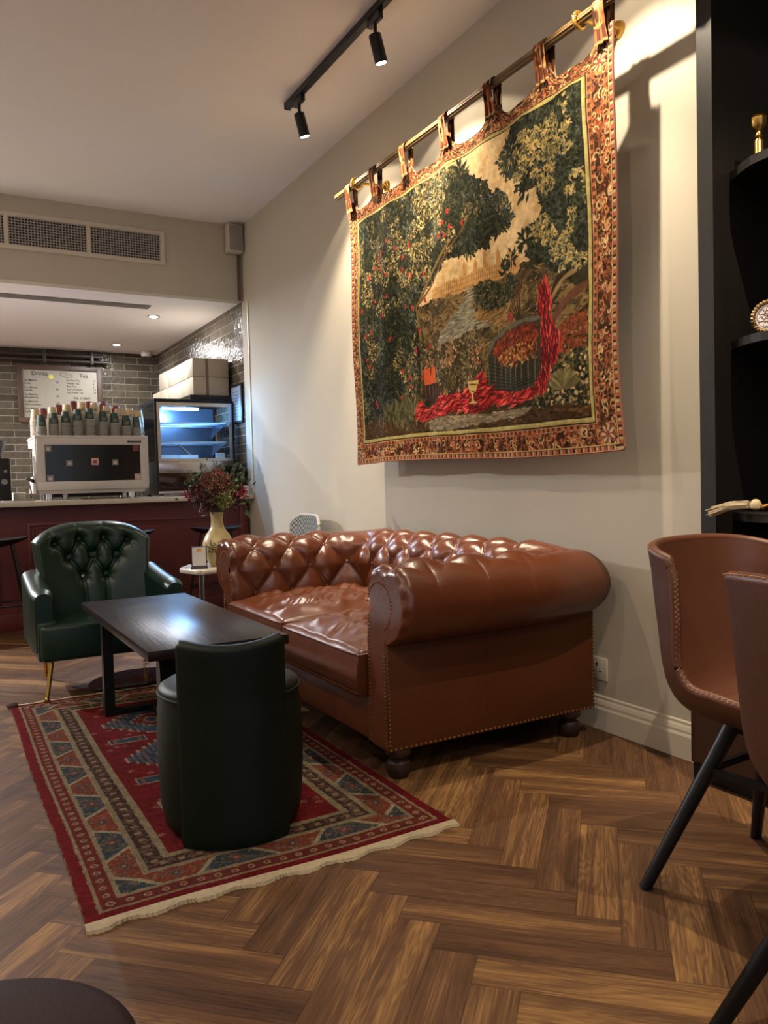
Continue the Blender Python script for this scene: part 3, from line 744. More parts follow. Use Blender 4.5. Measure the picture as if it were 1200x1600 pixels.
    Yb = (y1-0.035)+0.075*(Zr-0.33)/0.5-0.03*(1-rnd); Q[..., 1] = Yb
    mb = MB().grid(P).grid(Q)
    n0 = nx*nz
    rim = [(i, nz-1) for i in range(nx)]
    for (a, b) in zip(rim[:-1], rim[1:]): mb.f.append((a[0]*nz+a[1], b[0]*nz+b[1], n0+b[0]*nz+b[1], n0+a[0]*nz+a[1])); mb.m.append(0)
    for i in (0, nx-1):
        for j in range(nz-1): mb.f.append((i*nz+j, i*nz+j+1, n0+i*nz+j+1, n0+i*nz+j)); mb.m.append(0)
    build('backrest', mb, M_green, t, flat_angle=180)
    for k, (bx, bz, r_) in enumerate(btn):
        i = int(np.argmin(np.abs(np.linspace(-0.335, 0.335, nx)-bx))); j = int((bz-0.33)/0.54*(nz-1)); p = P[i, j]
        if k == 7: build('button', MB().sphere((p[0], p[1]-0.004, p[2]), 0.012, 12, sc=(1, 0.6, 1)), M_chrome, t, label='shiny silver button with its cover missing')
        else: build('button', MB().sphere((p[0], p[1]-0.004, p[2]), 0.012, 12, sc=(1, 0.6, 1)), M_green, t)
    for (xa, ya, xb, yb) in ((0.475, 4.22, 0.44, 4.175), (1.065, 4.22, 1.10, 4.175), (0.49, 4.70, 0.50, 4.745), (1.05, 4.72, 1.055, 4.80)):
        lg = build('leg', MB().cyl((xb, yb, 0.022), (xa, ya, 0.215), 0.0095, 0.014, n=14), M_brass, t)
        build('foot_tip', MB().sphere((xb, yb, 0.022), 0.013, 10).cyl((xb, yb, 0.012), (xb, yb, 0.018), 0.015, n=12), M_brass, lg)
armchair()

tag(build('round_floor_disc', MB().lathe([(0.001, 0), (0.285, 0), (0.29, 0.003), (0.285, 0.006), (0.001, 0.0065)], (0.955, 4.375, 0.0), 64), mat('glossy black disc', (20, 16, 18), 0.16, 0.0, spec=0.8)),  # thin glossy dark disc lying flat on the floor
    'flat round dark glossy disc lying on the floor under the green armchair', 'base plate')

# ------------------------------------------------------------------ bucket chairs
def bucket_chair(name_label, c, rz):
    t = empty('bucket_chair', name_label, 'chair', c, rz, 'tan leather bucket dining chairs')
    # local: forward +Y, lateral X
    na, nb = 61, 70
    side = [(0.262, 0.432), (0.258, 0.452), (0.22, 0.462), (0.12, 0.452), (0.0, 0.445), (-0.10, 0.447), (-0.165, 0.462), (-0.205, 0.50), (-0.228, 0.57), (-0.245, 0.66), (-0.262, 0.76), (-0.272, 0.835), (-0.276, 0.877)]
    side = np.array(side); sl = np.concatenate([[0], np.cumsum(np.hypot(*np.diff(side, axis=0).T))]); sl /= sl[-1]
    bb_ = np.linspace(0, 1, nb); py = np.interp(bb_, sl, side[:, 0]); pz = np.interp(bb_, sl, side[:, 1])
    k5 = np.ones(5)/5
    py = np.convolve(np.pad(py, 2, mode='edge'), k5, 'valid'); pz = np.convolve(np.pad(pz, 2, mode='edge'), k5, 'valid')
    A, B = np.meshgrid(np.linspace(-1, 1, na), bb_, indexing='ij')
    wid = np.interp(bb_, [0, 0.1, 0.35, 0.6, 0.8, 1], [0.200, 0.218, 0.224, 0.228, 0.232, 0.232])
    lift = np.interp(bb_, [0, 0.06, 0.2, 0.4, 0.55, 0.75, 0.92, 1], [0.02, 0.045, 0.065, 0.080, 0.07, 0.03, -0.015, -0.028])
    fwd = np.interp(bb_, [0, 0.2, 0.4, 0.55, 0.75, 0.92, 1], [-0.03, 0.0, 0.03, 0.075, 0.115, 0.135, 0.125])
    aa = np.abs(A)
    X = np.sin(A*PI/2*0.93)/math.sin(PI/2*0.93)*wid[None, :]
    prof_l = aa**2.6
    Y = py[None, :]+fwd[None, :]*aa**2.2
    Z = pz[None, :]+lift[None, :]*prof_l
    P = np.stack([X, Y, Z], -1)
    du = np.gradient(P, axis=0); dv_ = np.gradient(P, axis=1); nn = np.cross(du, dv_); nn /= np.linalg.norm(nn, axis=2)[..., None]
    if nn[na//2, 12, 2] < 0: nn = -nn
    th = 0.013
    In = P+nn*th; Out = P-nn*th
    # seams: swap so the shell thickens at the middle
    mb = MB().grid(In, 0)
    build('shell_lining', mb, M_brown_c, t, local=True, flat_angle=180)
    mb = MB().grid(Out, 0); build('shell_back', mb, M_brown_d, t, local=True, flat_angle=180)
    loop = [(i, 0) for i in range(na)]+[(na-1, j) for j in range(1, nb)]+[(i, nb-1) for i in range(na-2, -1, -1)]+[(0, j) for j in range(nb-2, 0, -1)]
    rim = [P[i, j] for i, j in loop]+[P[0, 0]]
    build('rolled_rim', MB().tube(rim, 0.0135, 10), M_brown_c, t, local=True)
    # zigzag stitching inside the rim
    mb = MB(); ins = []
    for (i, j) in loop:
        i2 = min(max(i, 6), na-7); j2 = min(max(j, 2), nb-3); ins.append((In[i2, j2]+nn[i2, j2]*0.0015))
    ins = np.array(ins); L_ = np.concatenate([[0], np.cumsum(np.linalg.norm(np.diff(ins, axis=0), axis=1))])
    ss = np.arange(0, L_[-1], 0.0075); q = np.stack([np.interp(ss, L_, ins[:, k]) for k in range(3)], -1)
    rimq = np.stack([np.interp(ss, L_, np.array(rim[:-1])[:, k]) for k in range(3)], -1); dirn = rimq-q; dirn /= np.maximum(np.linalg.norm(dirn, axis=1)[:, None], 1e-6)
    zz = rimq+dirn*0.0128+np.where(np.arange(len(ss)) % 2 == 0, 0.0055, -0.0045)[:, None]*np.array([nnv for nnv in np.stack([np.interp(ss, L_, np.array([nn[min(max(i,6),na-7), min(max(j,2),nb-3)] for i, j in loop])[:, k]) for k in range(3)], -1)])
    build('zigzag_stitching', MB().tube(zz, 0.0014, 5), M_thread, t, local=True)
    build('frame_plate', MB().box(-0.085, 0.085, -0.095, 0.095, 0.405, 0.424, bev=0.004), M_black, t, local=True)
    for sx in (-1, 1):
        for sy in (-1, 1):
            build('leg', MB().cyl((sx*0.242, sy*0.225, 0.0), (sx*0.075, sy*0.085, 0.425), 0.0150, 0.0205, n=18), M_black, t, local=True)
    build('leg_brace', MB().box(-0.12, 0.12, 0.118, 0.132, 0.300, 0.318).box(-0.12, 0.12, -0.132, -0.118, 0.300, 0.318).box(-0.128, -0.115, -0.13, 0.13, 0.300, 0.318).box(0.115, 0.128, -0.13, 0.13, 0.300, 0.318), M_black, t, local=True)
    return t
M_brown_c = mat('caramel faux leather', (94, 54, 34), 0.42, var=0.15, vscale=7, bump=0.10, bscale=260)
M_brown_d = mat('caramel leather back', (72, 36, 12), 0.55, var=0.12, vscale=7, bump=0.10, bscale=260)
bucket_chair('caramel leather bucket chair by the black cabinet, whose inner seat and backrest are in view', (1.78, 1.19, 0), math.radians(183.4))
bucket_chair('caramel leather bucket chair closest to the camera at the right edge, seen from behind', (1.425, 0.695, 0), math.radians(-99))

# round brown stool at the bottom left corner
t = empty('round_pouf', 'dark brown round leather stool top cut off by the bottom left corner', 'stool', (-0.015, 0.895, 0))
c_ = (-0.012, 0.905, 0); R = 0.192
build('cushion', MB().lathe([(R*0.93, 0.36), (R*0.99, 0.37), (R, 0.40), (R, 0.425), (R*0.97, 0.441), (R*0.88, 0.449), (R*0.5, 0.452), (0.001, 0.453)], c_, 64), mat('dark brown leather', (44, 26, 20), 0.7, spec=0.15, bump=0.1, bscale=200), t, flat_angle=60)
build('drum', MB().lathe([(R*0.86, 0.0), (R*0.90, 0.02), (R*0.95, 0.36), (0.001, 0.361)], c_, 48), mat('brown drum leather', (58, 36, 28), 0.6), t)

# ------------------------------------------------------------------ black shelving unit in the niche
def cabinet():
    t = empty('shelving_unit', 'tall black wooden shelving unit with base cupboard at the right edge', 'cabinet', (2.4, 1.02, 0))
    yb, ya = 1.829, 0.21
    build('side_panel', MB().box(2.29, 2.66, yb-0.060, yb, 0.0, CZ-0.01), M_cab, t, smooth=False)
    build('side_panel', MB().box(2.29, 2.66, ya, ya+0.06, 0.0, CZ-0.01), M_cab, t, smooth=False)
    build('back_panel', MB().box(2.66, 2.685, ya, yb, 0.0, CZ-0.01), M_cab, t, smooth=False)
    for z in (2.055, 1.492, 0.912):
        yi = yb-0.061
        pr = [(2.655, yi), (2.375, yi), (2.368, yi-0.015), (2.335, yi-0.07), (2.312, yi-0.12), (2.305, yi-0.16), (2.303, yi-0.25), (2.303, ya+0.061), (2.655, ya+0.061)]
        build('shelf', MB().prism(pr, 'z', z-0.028, z), M_cab, t, smooth=False)
    build('base_cupboard', MB().box(2.225, 2.655, ya, yb-0.002, 0.06, 0.78), M_cab2, t, smooth=False)
    build('plinth', MB().box(2.235, 2.655, ya, yb-0.002, 0.0, 0.06), M_black, t, smooth=False)
    for (a, b) in ((1.30, 1.80), (0.78, 1.29)):
        d = build('door', MB().box(2.208, 2.225, a, b, 0.07, 0.775, bev=0.003), M_cab2, t, smooth=False)
        build('handle', MB().box(2.196, 2.208, (a if b > 1.5 else b-0.02)+0.03, (a if b > 1.5 else b-0.02)+0.04, 0.45, 0.55), M_black, d, smooth=False)
cabinet()
tag(build('candle_holder', MB().lathe([(r_*0.72, z_*0.80) for r_, z_ in [(0.030, 0), (0.032, 0.006), (0.024, 0.014), (0.020, 0.02), (0.021, 0.075), (0.016, 0.082), (0.013, 0.088), (0.020, 0.096), (0.013, 0.104), (0.012, 0.114), (0.020, 0.122), (0.031, 0.135), (0.034, 0.168), (0.040, 0.172), (0.036, 0.174), (0.029, 0.150), (0.001, 0.145)]], (2.37, 1.655, 2.0552), 24), M_brass),
    'small brass candle holder standing on the upper black shelf', 'candle holder')
pl = empty('decorative_plate', 'small round floral plate in a twisted gold frame on the middle black shelf', 'plate', (2.40, 1.615, 1.492))
def plate():
    c = Vector((2.40, 1.640, 1.492+0.062)); n = Vector((-0.85, -0.45, 0.2)).normalized(); x, y = frame(n)
    mb = MB()
    R_ = 0.050
    mb.tube([c+(x*math.cos(a)+y*math.sin(a))*(R_+0.002*math.sin(a*30))+n*0.001*math.cos(a*30) for a in np.linspace(0, 2*PI, 181)], [0.0075+0.002*math.sin(i*1.05) for i in range(181)], 10)
    build('twisted_frame', mb, mat('old gilt frame', (120, 92, 56), 0.45, 0.5), pl)
    build('plate_face', MB().cyl(c-n*0.006, c+n*0.002, 0.047, n=40), mat('cream porcelain', (196, 184, 176), 0.3), pl)
    mb = MB(); rr = random.Random(3)
    for k in range(14):
        a = k*2*PI/7; r = 0.014 if k < 7 else 0.028; p = c+(x*math.cos(a+0.3*(k > 6))+y*math.sin(a+0.3*(k > 6)))*r+n*0.0025
        mb.tube([p+(x*math.cos(b)+y*math.sin(b))*0.0085*(1+0.3*math.sin(3*b)) for b in np.linspace(0, 5.5, 14)], 0.0013, 5)
    mb.tube([c+n*0.0025+(x*math.cos(a)+y*math.sin(a))*0.039 for a in np.linspace(0, 2*PI, 50)], 0.0010, 5)
    build('flower_drawing', mb, mat('sepia glaze', (84, 66, 66), 0.4), pl)
plate()
tq = empty('curtain_tassel', 'cream tassel on a gold rope lying over the lower black shelf', 'tassel', (2.28, 1.68, 0.915))
def tassel():
    mb = MB(); rr = random.Random(5)
    a = Vector((2.262, 1.625, 0.944)); b = Vector((2.262, 1.765, 0.918))
    for k in range(90):
        th = rr.uniform(0, 2*PI); r0 = rr.uniform(0, 0.012); r1 = rr.uniform(0.006, 0.032); e = rr.uniform(0.85, 1.05)
        p0 = a+Vector((math.cos(th)*r0, 0, math.sin(th)*r0)); p2 = a.lerp(b, e)+Vector((math.cos(th)*r1, 0, math.sin(th)*r1*0.55))
        mid = p0.lerp(p2, 0.5)+Vector((rr.uniform(-.004, .004), 0, 0.008)); mb.tube([p0, mid, p2], [0.0022, 0.0026, 0.0020], 5)
    build('fringe', mb, mat('cream thread', (176, 156, 124), 0.8), tq)
    build('knot', MB().lathe([(0.006, 0), (0.016, 0.006), (0.018, 0.018), (0.012, 0.03), (0.006, 0.034)], (2.262, 1.600, 0.927), 16), mat('cream knot thread', (176, 156, 124), 0.8), tq)
    pts = [(2.262+0.006*math.sin(i*1.4), 1.615-i*0.006, 0.940+0.005*math.cos(i*1.4)-0.00025*i) for i in range(40)]
    build('gold_rope', MB().tube(pts, 0.0055, 8), M_gold, tq)
tassel()

# socket
so = empty('wall_socket', 'white square wall socket low on the wall beside the sofa', 'socket', (WX-0.006, 2.41, 0.20))
build('plate', MB().box(WX-0.009, WX, 2.352, 2.462, 0.203, 0.298, bev=0.003), M_trim, so)
mb = MB().box(WX-0.0098, WX-0.0088, 2.403, 2.411, 0.262, 0.276)
mb.box(WX-0.0098, WX-0.0088, 2.384, 2.395, 0.238, 0.243).box(WX-0.0098, WX-0.0088, 2.419, 2.430, 0.238, 0.243)
build('pin_holes', mb, M_hole, so, smooth=False)

# ------------------------------------------------------------------ painted cloth helpers (colour per mesh point)
class Paint:
    """numpy canvas in object units; img[x, y, rgb] in sRGB 0..255, origin (ox, oy)"""
    def __init__(s, w, h, ppm, base, ox=0, oy=0, seed=1):
        s.ppm = ppm; s.nx = int(w*ppm)+1; s.ny = int(h*ppm)+1; s.ox, s.oy = ox, oy
        s.img = np.zeros((s.nx, s.ny, 3))+np.array(base, float); s.r = np.random.default_rng(seed)
        s.X, s.Y = np.meshgrid(ox+np.arange(s.nx)/ppm, oy+np.arange(s.ny)/ppm, indexing='ij')
    def noise(s, scale, octs=4, sx=1.0, sy=1.0, seed=None):
        r = np.random.default_rng(seed) if seed is not None else s.r
        out = np.zeros((s.nx, s.ny)); amp = 1; tot = 0
        for o in range(octs):
            g = r.random((int(s.nx/s.ppm*scale*sx)+3, int(s.ny/s.ppm*scale*sy)+3))
            fx = np.linspace(0, g.shape[0]-1.001, s.nx); fy = np.linspace(0, g.shape[1]-1.001, s.ny)
            ix, iy = fx.astype(int), fy.astype(int); tx, ty = (fx-ix)[:, None], (fy-iy)[None]; tx = tx*tx*(3-2*tx); ty = ty*ty*(3-2*ty)
            v = (g[ix][:, iy]*(1-tx)+g[ix+1][:, iy]*tx)*(1-ty)+(g[ix][:, iy+1]*(1-tx)+g[ix+1][:, iy+1]*tx)*ty
            out += v*amp; tot += amp; amp *= 0.55; scale *= 2
        return out/tot
    def blend(s, mask, col):
        m = np.clip(mask, 0, 1)[..., None]; s.img = s.img*(1-m)+np.array(col, float)*m
    def poly(s, pts, soft=0.0, warp=0.0, wscale=20):
        """mask of a polygon given in object units"""
        X, Y = s.X, s.Y
        if warp: X = X+(s.noise(wscale, 3)-0.5)*warp*2; Y = Y+(s.noise(wscale, 3)-0.5)*warp*2
        ins = np.zeros(X.shape, bool); n = len(pts)
        for i in range(n):
            (x1, y1), (x2, y2) = pts[i], pts[(i+1) % n]
            c = ((y1 > Y) != (y2 > Y)); xi = (x2-x1)*(Y-y1)/((y2-y1) if y2 != y1 else 1e-9)+x1; ins ^= c & (X < xi)
        return ins.astype(float)
    def stroke(s, x, y, L, w, ang, col, a=1.0, bend=0.0):
        """one leaf shaped touch"""
        cx, cy = (x-s.ox)*s.ppm, (y-s.oy)*s.ppm; l = L*s.ppm; ww = max(w*s.ppm, 0.55); R = int(l/2+ww+2)
        i0, i1 = max(0, int(cx)-R), min(s.nx, int(cx)+R+1); j0, j1 = max(0, int(cy)-R), min(s.ny, int(cy)+R+1)
        if i0 >= i1 or j0 >= j1: return
        gx = np.arange(i0, i1)[:, None]-cx; gy = np.arange(j0, j1)[None]-cy; c, sn = math.cos(ang), math.sin(ang)
        u = gx*c+gy*sn; v = -gx*sn+gy*c; v = v-bend*ww*(1-(2*u/l)**2)
        t = np.clip(1-(2*u/l)**2, 0, 1)
        m = np.clip((t*ww/2-np.abs(v))+0.6, 0, 1)*(np.abs(u) < l/2)*a
        sub = s.img[i0:i1, j0:j1]; s.img[i0:i1, j0:j1] = sub*(1-m[..., None])+np.array(col, float)*m[..., None]
    def line(s, pts, w, col, a=1.0):
        for (x1, y1), (x2, y2) in zip(pts[:-1], pts[1:]):
            L = math.hypot(x2-x1, y2-y1)
            s.stroke((x1+x2)/2, (y1+y2)/2, L*1.25+w, w*1.2, math.atan2(y2-y1, x2-x1), col, a)
    def leaves(s, mask, n, cols, L=(0.02, 0.04), w=(0.008, 0.014), ang=None, spread=PI, a=0.9):
        idx = np.argwhere(mask > 0.5)
        if len(idx) == 0: return
        pick = idx[s.r.integers(0, len(idx), n)]
        for (i, j) in pick:
            c = np.array(cols[s.r.integers(0, len(cols))], float)*s.r.uniform(0.8, 1.15); th = (s.r.uniform(-PI, PI) if ang is None else ang+s.r.normal()*spread)
            s.stroke(s.ox+i/s.ppm, s.oy+j/s.ppm, s.r.uniform(*L), s.r.uniform(*w), th, c, a, s.r.uniform(-.8, .8))
    def linear(s):
        x = np.clip(s.img, 0, 255)/255; return np.where(x <= 0.04045, x/12.92, ((x+0.055)/1.055)**2.4)

def cloth_mat(name, attr, bscale=500, bump=0.15, rough=0.85):
    return mat(name, (128, 128, 128), rough, attr=attr, bump=bump, bscale=bscale, spec=0.03)

# ------------------------------------------------------------------ the tapestry
TX = 2.165; TABS = (4.108, 3.818, 3.495, 3.128, 2.775, 2.441, 2.125)
def tapestry():
    root = empty('tapestry', 'large woven tapestry of trees and red drapery hanging from a rod on the wall', 'tapestry', (TX, 3.11, 1.15))
    YL, YR, ZB, ZT = 4.155, 2.075, 1.15, 2.615
    Wd, Hh = YL-YR, ZT-ZB+0.07
    pt = Paint(Wd, Hh, 440, (44, 42, 30), 0, 0, seed=11)        # x from the far end, y from the top down (0 at ZT+0.07)
    T0 = ZT+0.07
    def q(Y, z): return (YL-Y, T0-z)
    X, Y = pt.X, pt.Y
    dark, dark2 = (30, 34, 28), (44, 52, 40)
    n1 = pt.noise(9, 4); pt.blend(n1*0.9, (56, 60, 44)); pt.blend((n1 < 0.42)*0.7, (24, 26, 22))
    greens = [(34, 42, 34), (48, 58, 44), (58, 66, 44), (28, 34, 30), (72, 78, 52)]
    creams = [(176, 162, 112), (150, 140, 92), (190, 176, 130), (120, 116, 76)]
    field = pt.poly([q(4.10, 2.56), q(2.21, 2.56), q(2.21, 1.25), q(4.10, 1.25)])
    # sky
    sky = pt.poly([q(3.42, 1.92), q(2.56, 1.95), q(2.44, 2.12), q(2.46, 2.3), q(2.58, 2.62), q(3.2, 2.62), q(3.35, 2.1)], warp=0.01)
    pt.noise(7, 4); sn = pt.noise(16, 4); pt.blend(sky, (196, 178, 136)); pt.blend(sky*(sn > 0.52)*0.5, (216, 202, 168)); pt.blend(sky*(sn < 0.42)*0.5, (172, 150, 108))
    # far castle and terrace
    cas = pt.poly([q(3.30, 1.985), q(2.62, 2.00), q(2.62, 1.905), q(3.30, 1.915)], warp=0.006); pt.blend(cas, (186, 152, 98))
    for k in range(46):
        yy = 2.64+k*0.0142; pt.line([q(yy, 1.99-0.02*(k % 3 == 0)), q(yy, 1.925)], 0.004, (128, 92, 52), 0.8)
    for yy, h in ((2.78, .045), (2.86, .06), (2.93, .04), (3.02, .05), (2.70, .03)):
        pt.blend(pt.poly([q(yy+0.016, 1.99), q(yy+0.012, 1.99+h), q(yy, 1.99+h+0.02), q(yy-0.012, 1.99+h), q(yy-0.016, 1.99)]), (170, 132, 78))
    for k in range(3): pt.line([q(3.28, 1.975-k*0.022), q(2.64, 1.985-k*0.022)], 0.004, (146, 108, 62), 0.7)
    # middle ground
    mid = pt.poly([q(3.42, 1.93), q(2.50, 1.92), q(2.22, 1.75), q(2.22, 1.52), q(3.45, 1.50)], warp=0.02)
    mn = pt.noise(14, 4); pt.blend(mid*0.8, (86, 74, 50)); pt.blend(mid*(mn > 0.54)*0.7, (132, 114, 72)); pt.blend(mid*(mn < 0.42)*0.8, (40, 36, 28))
    pt.leaves(mid, 1800, [(112, 96, 62), (74, 62, 42), (48, 42, 32), (138, 120, 80), (92, 76, 48), (60, 60, 42)], (0.02, 0.05), (0.004, 0.008), -0.25, 0.5)
    riv = pt.poly([q(3.30, 1.70), q(3.15, 1.80), q(3.03, 1.88), q(2.99, 1.93), q(2.95, 1.92), q(2.99, 1.84), q(2.93, 1.80), q(2.74, 1.75), q(2.78, 1.73), q(3.02, 1.735), q(3.20, 1.68)], warp=0.008)
    pt.blend(riv, (110, 116, 108)); pt.leaves(riv, 500, [(150, 152, 140), (84, 92, 88), (128, 132, 122)], (0.03, 0.06), (0.003, 0.006), -0.15, 0.12)
    hill = pt.poly([q(2.98, 1.80), q(2.80, 1.84), q(2.62, 1.86), q(2.60, 1.74), q(2.80, 1.72)], warp=0.01)
    pt.leaves(hill, 500, [(136, 108, 66), (98, 76, 46), (160, 134, 84), (112, 96, 56)], (0.03, 0.06), (0.004, 0.008), -0.35, 0.2)
    pt.line([q(2.36, 1.86), q(2.42, 1.78), q(2.50, 1.70), q(2.54, 1.60)], 0.04, (52, 38, 28)); pt.line([q(2.24, 1.79), q(2.34, 1.75), q(2.44, 1.66)], 0.030, (96, 62, 50))
    pt.line([q(2.24, 1.87), q(2.36, 1.83), q(2.44, 1.76)], 0.018, (132, 116, 82)); pt.line([q(2.22, 1.72), q(2.40, 1.60)], 0.018, (60, 40, 30))
    for k in range(5): pt.line([q(2.60+k*0.012, 1.90), q(2.63+k*0.02, 1.82-k*0.01), q(2.62, 1.70)], 0.008, (58, 44, 30))
    # foliage masses
    leftm = pt.poly([q(4.10, 2.56), q(3.16, 2.56), q(3.10, 2.50), q(2.98, 2.44), q(2.86, 2.37), q(2.72, 2.26), q(2.65, 2.17), q(2.76, 2.10), q(2.90, 2.07), q(3.10, 2.10), q(3.28, 2.03), q(3.45, 1.93), q(3.44, 1.44), q(4.10, 1.30)], warp=0.05)
    pt.blend(leftm*0.96, (30, 34, 27)); ln = pt.noise(11, 4, seed=5); 
    pt.leaves(leftm, 9500, greens, (0.014, 0.036), (0.005, 0.011), 0.9, 0.9)
    hl = leftm*(pt.noise(9, 3, seed=8) > 0.53)
    pt.leaves(hl, 4200, creams+[(96, 96, 62), (84, 88, 60), (70, 70, 46)], (0.012, 0.030), (0.004, 0.008), 0.9, 1.0)
    pt.leaves(leftm, 2600, [(22, 24, 20), (30, 30, 24)], (0.012, 0.03), (0.004, 0.008), 0.9, 1.0)
    pt.leaves(leftm*(pt.noise(8, 3, seed=9) > 0.56), 700, [(66, 82, 84), (52, 66, 70), (88, 100, 96)], (0.02, 0.045), (0.006, 0.012), 0.9, 0.7)
    rightm = pt.poly([q(2.62, 2.56), q(2.21, 2.56), q(2.21, 1.86), q(2.34, 1.86), q(2.46, 1.92), q(2.58, 1.98), q(2.55, 2.06), q(2.49, 2.13), q(2.52, 2.20), q(2.60, 2.28), q(2.70, 2.34), q(2.74, 2.43), q(2.66, 2.50)], warp=0.05)
    pt.blend(rightm*0.95, (36, 42, 36)); pt.leaves(rightm, 4200, [(44, 54, 46), (58, 70, 60), (34, 40, 36), (70, 84, 76), (50, 60, 44), (26, 28, 24)], (0.014, 0.036), (0.005, 0.011), 0.2, 1.0)
    pt.leaves(rightm*(pt.noise(10, 3, seed=14) > 0.53), 1700, [(176, 164, 108), (140, 138, 84), (196, 176, 112), (104, 116, 96)], (0.012, 0.028), (0.004, 0.008), 0.3, 1.0)
    # leaf fingers that reach into the sky
    for (yy, z, n_, rr_) in ((2.90, 2.28, 50, 0.10), (2.76, 2.18, 50, 0.09), (2.98, 2.14, 50, 0.09), (2.66, 2.40, 50, 0.08), (2.56, 2.24, 20, 0.06), (2.58, 2.03, 26, 0.05), (2.74, 1.96, 14, 0.035), (3.04, 2.44, 40, 0.07), (2.68, 1.99, 12, 0.04)):
        for k in range(n_):
            a = pt.r.uniform(-PI, PI); d = rr_*math.sqrt(pt.r.random()); x, y = q(yy+math.cos(a)*d, z+math.sin(a)*d); pt.stroke(x, y, 0.042, 0.013, a+pt.r.normal()*0.4, np.array(greens[k % 4])*0.95)
    # branches
    pt.line([q(3.44, 1.50), q(3.42, 1.72), q(3.44, 1.92), q(3.30, 2.06), q(3.12, 2.16)], 0.016, (112, 98, 60)); pt.line([q(3.44, 1.92), q(3.28, 2.02), q(3.05, 2.18), q(2.95, 2.26)], 0.010, (96, 76, 48))
    pt.line([q(3.40, 2.40), q(3.34, 2.46), q(3.28, 2.54)], 0.012, (70, 54, 38))
    # shrubs in the middle and lower field
    low = pt.poly([q(3.44, 1.74), q(3.20, 1.70), q(2.95, 1.74), q(2.88, 1.52), q(3.0, 1.44), q(3.42, 1.46)], warp=0.03)
    pt.blend(low*0.8, (40, 36, 28)); pt.leaves(low, 1700, [(70, 68, 46), (96, 90, 58), (48, 50, 38), (140, 126, 88), (60, 50, 36)], (0.015, 0.032), (0.006, 0.011)); 
    pt.leaves(low*(pt.noise(12, 2, seed=3) > 0.6), 160, [(160, 140, 110), (134, 84, 60)], (0.014, 0.022), (0.009, 0.014))
    bush = pt.poly([q(2.96, 1.90), q(2.88, 1.94), q(2.78, 1.90), q(2.70, 1.93), q(2.64, 1.88), q(2.72, 1.82), q(2.90, 1.80)], warp=0.02)
    pt.blend(bush, (34, 36, 28)); pt.leaves(bush, 420, greens+[(110, 104, 66)], (0.014, 0.03), (0.006, 0.01))
    rb = pt.poly([q(2.52, 1.72), q(2.42, 1.60), q(2.22, 1.70), q(2.22, 1.30), q(2.54, 1.30)], warp=0.03)
    pt.blend(rb*0.85, (38, 34, 26)); pt.leaves(rb, 1300, greens+[(104, 98, 62), (134, 120, 80)], (0.018, 0.04), (0.006, 0.012)); pt.leaves(rb, 120, [(196, 180, 140), (170, 160, 120)], (0.014, 0.022), (0.010, 0.015))
    pt.leaves(pt.poly([q(2.38, 1.66), q(2.24, 1.70), q(2.24, 1.56), q(2.38, 1.54)]), 160, [(128, 62, 40), (150, 80, 50), (104, 48, 34)], (0.02, 0.035), (0.008, 0.013))
    # red flowers over the left trees
    for k in range(46):
        yy, z = (pt.r.uniform(3.30, 4.08), pt.r.uniform(1.42, 2.36)) if k < 40 else (pt.r.uniform(2.95, 3.3), pt.r.uniform(2.16, 2.34))
        x, y = q(yy, z)
        for j in range(7): a = pt.r.uniform(-PI, PI); pt.stroke(x+math.cos(a)*0.007, y+math.sin(a)*0.007, 0.016, 0.009, a, np.array((176, 44, 40))*pt.r.uniform(0.75, 1.15))
    # foreground earth and stones
    gr = pt.poly([q(4.10, 1.36), q(3.90, 1.40), q(3.60, 1.36), q(3.40, 1.38), q(2.8, 1.37), q(2.22, 1.33), q(2.22, 1.24), q(4.10, 1.24)], warp=0.012)
    pt.blend(gr, (70, 50, 32)); pt.leaves(gr, 500, [(96, 70, 44), (48, 36, 26), (110, 86, 54), (60, 58, 40)], (0.02, 0.05), (0.005, 0.01), 0.0, 0.5)
    st = pt.poly([q(3.38, 1.34), q(3.2, 1.355), q(2.86, 1.35), q(2.55, 1.355), q(2.60, 1.325), q(2.9, 1.31), q(3.2, 1.285), q(3.36, 1.29)], warp=0.006)
    pt.blend(st, (116, 112, 98)); pt.leaves(st, 260, [(148, 144, 126), (92, 90, 80), (132, 126, 108)], (0.02, 0.05), (0.004, 0.008), 0.0, 0.2)
    for k in range(160):
        a = pt.r.uniform(-0.9, 0.9); x, y = q(3.60+pt.r.normal()*0.12, 1.40+pt.r.normal()*0.04); pt.stroke(x, y, 0.06, 0.014, PI/2+a, np.array((84, 88, 58))*pt.r.uniform(0.6, 1.25))
    for k in range(50):
        a = -PI/2+pt.r.uniform(-1.2, 1.2); x, y = q(2.36, 1.40); pt.stroke(x+math.cos(a)*0.05, y+math.sin(a)*0.05, 0.08, 0.018, a, np.array((128, 124, 84))*pt.r.uniform(0.6, 1.15))
    # red drapery
    R1 = [(3.47, 1.45), (3.38, 1.40), (3.24, 1.455), (3.10, 1.45), (3.02, 1.46), (2.93, 1.53), (2.86, 1.46), (2.70, 1.43), (2.56, 1.49), (2.50, 1.47), (2.54, 1.39), (2.68, 1.375), (2.80, 1.395), (2.92, 1.36), (3.10, 1.38), (3.26, 1.36), (3.40, 1.35), (3.48, 1.37)]
    R2 = [(2.49, 1.84), (2.455, 1.85), (2.44, 1.76), (2.455, 1.70), (2.40, 1.64), (2.36, 1.60), (2.40, 1.53), (2.44, 1.50), (2.47, 1.42), (2.50, 1.40), (2.51, 1.52), (2.54, 1.58), (2.53, 1.68), (2.51, 1.76)]
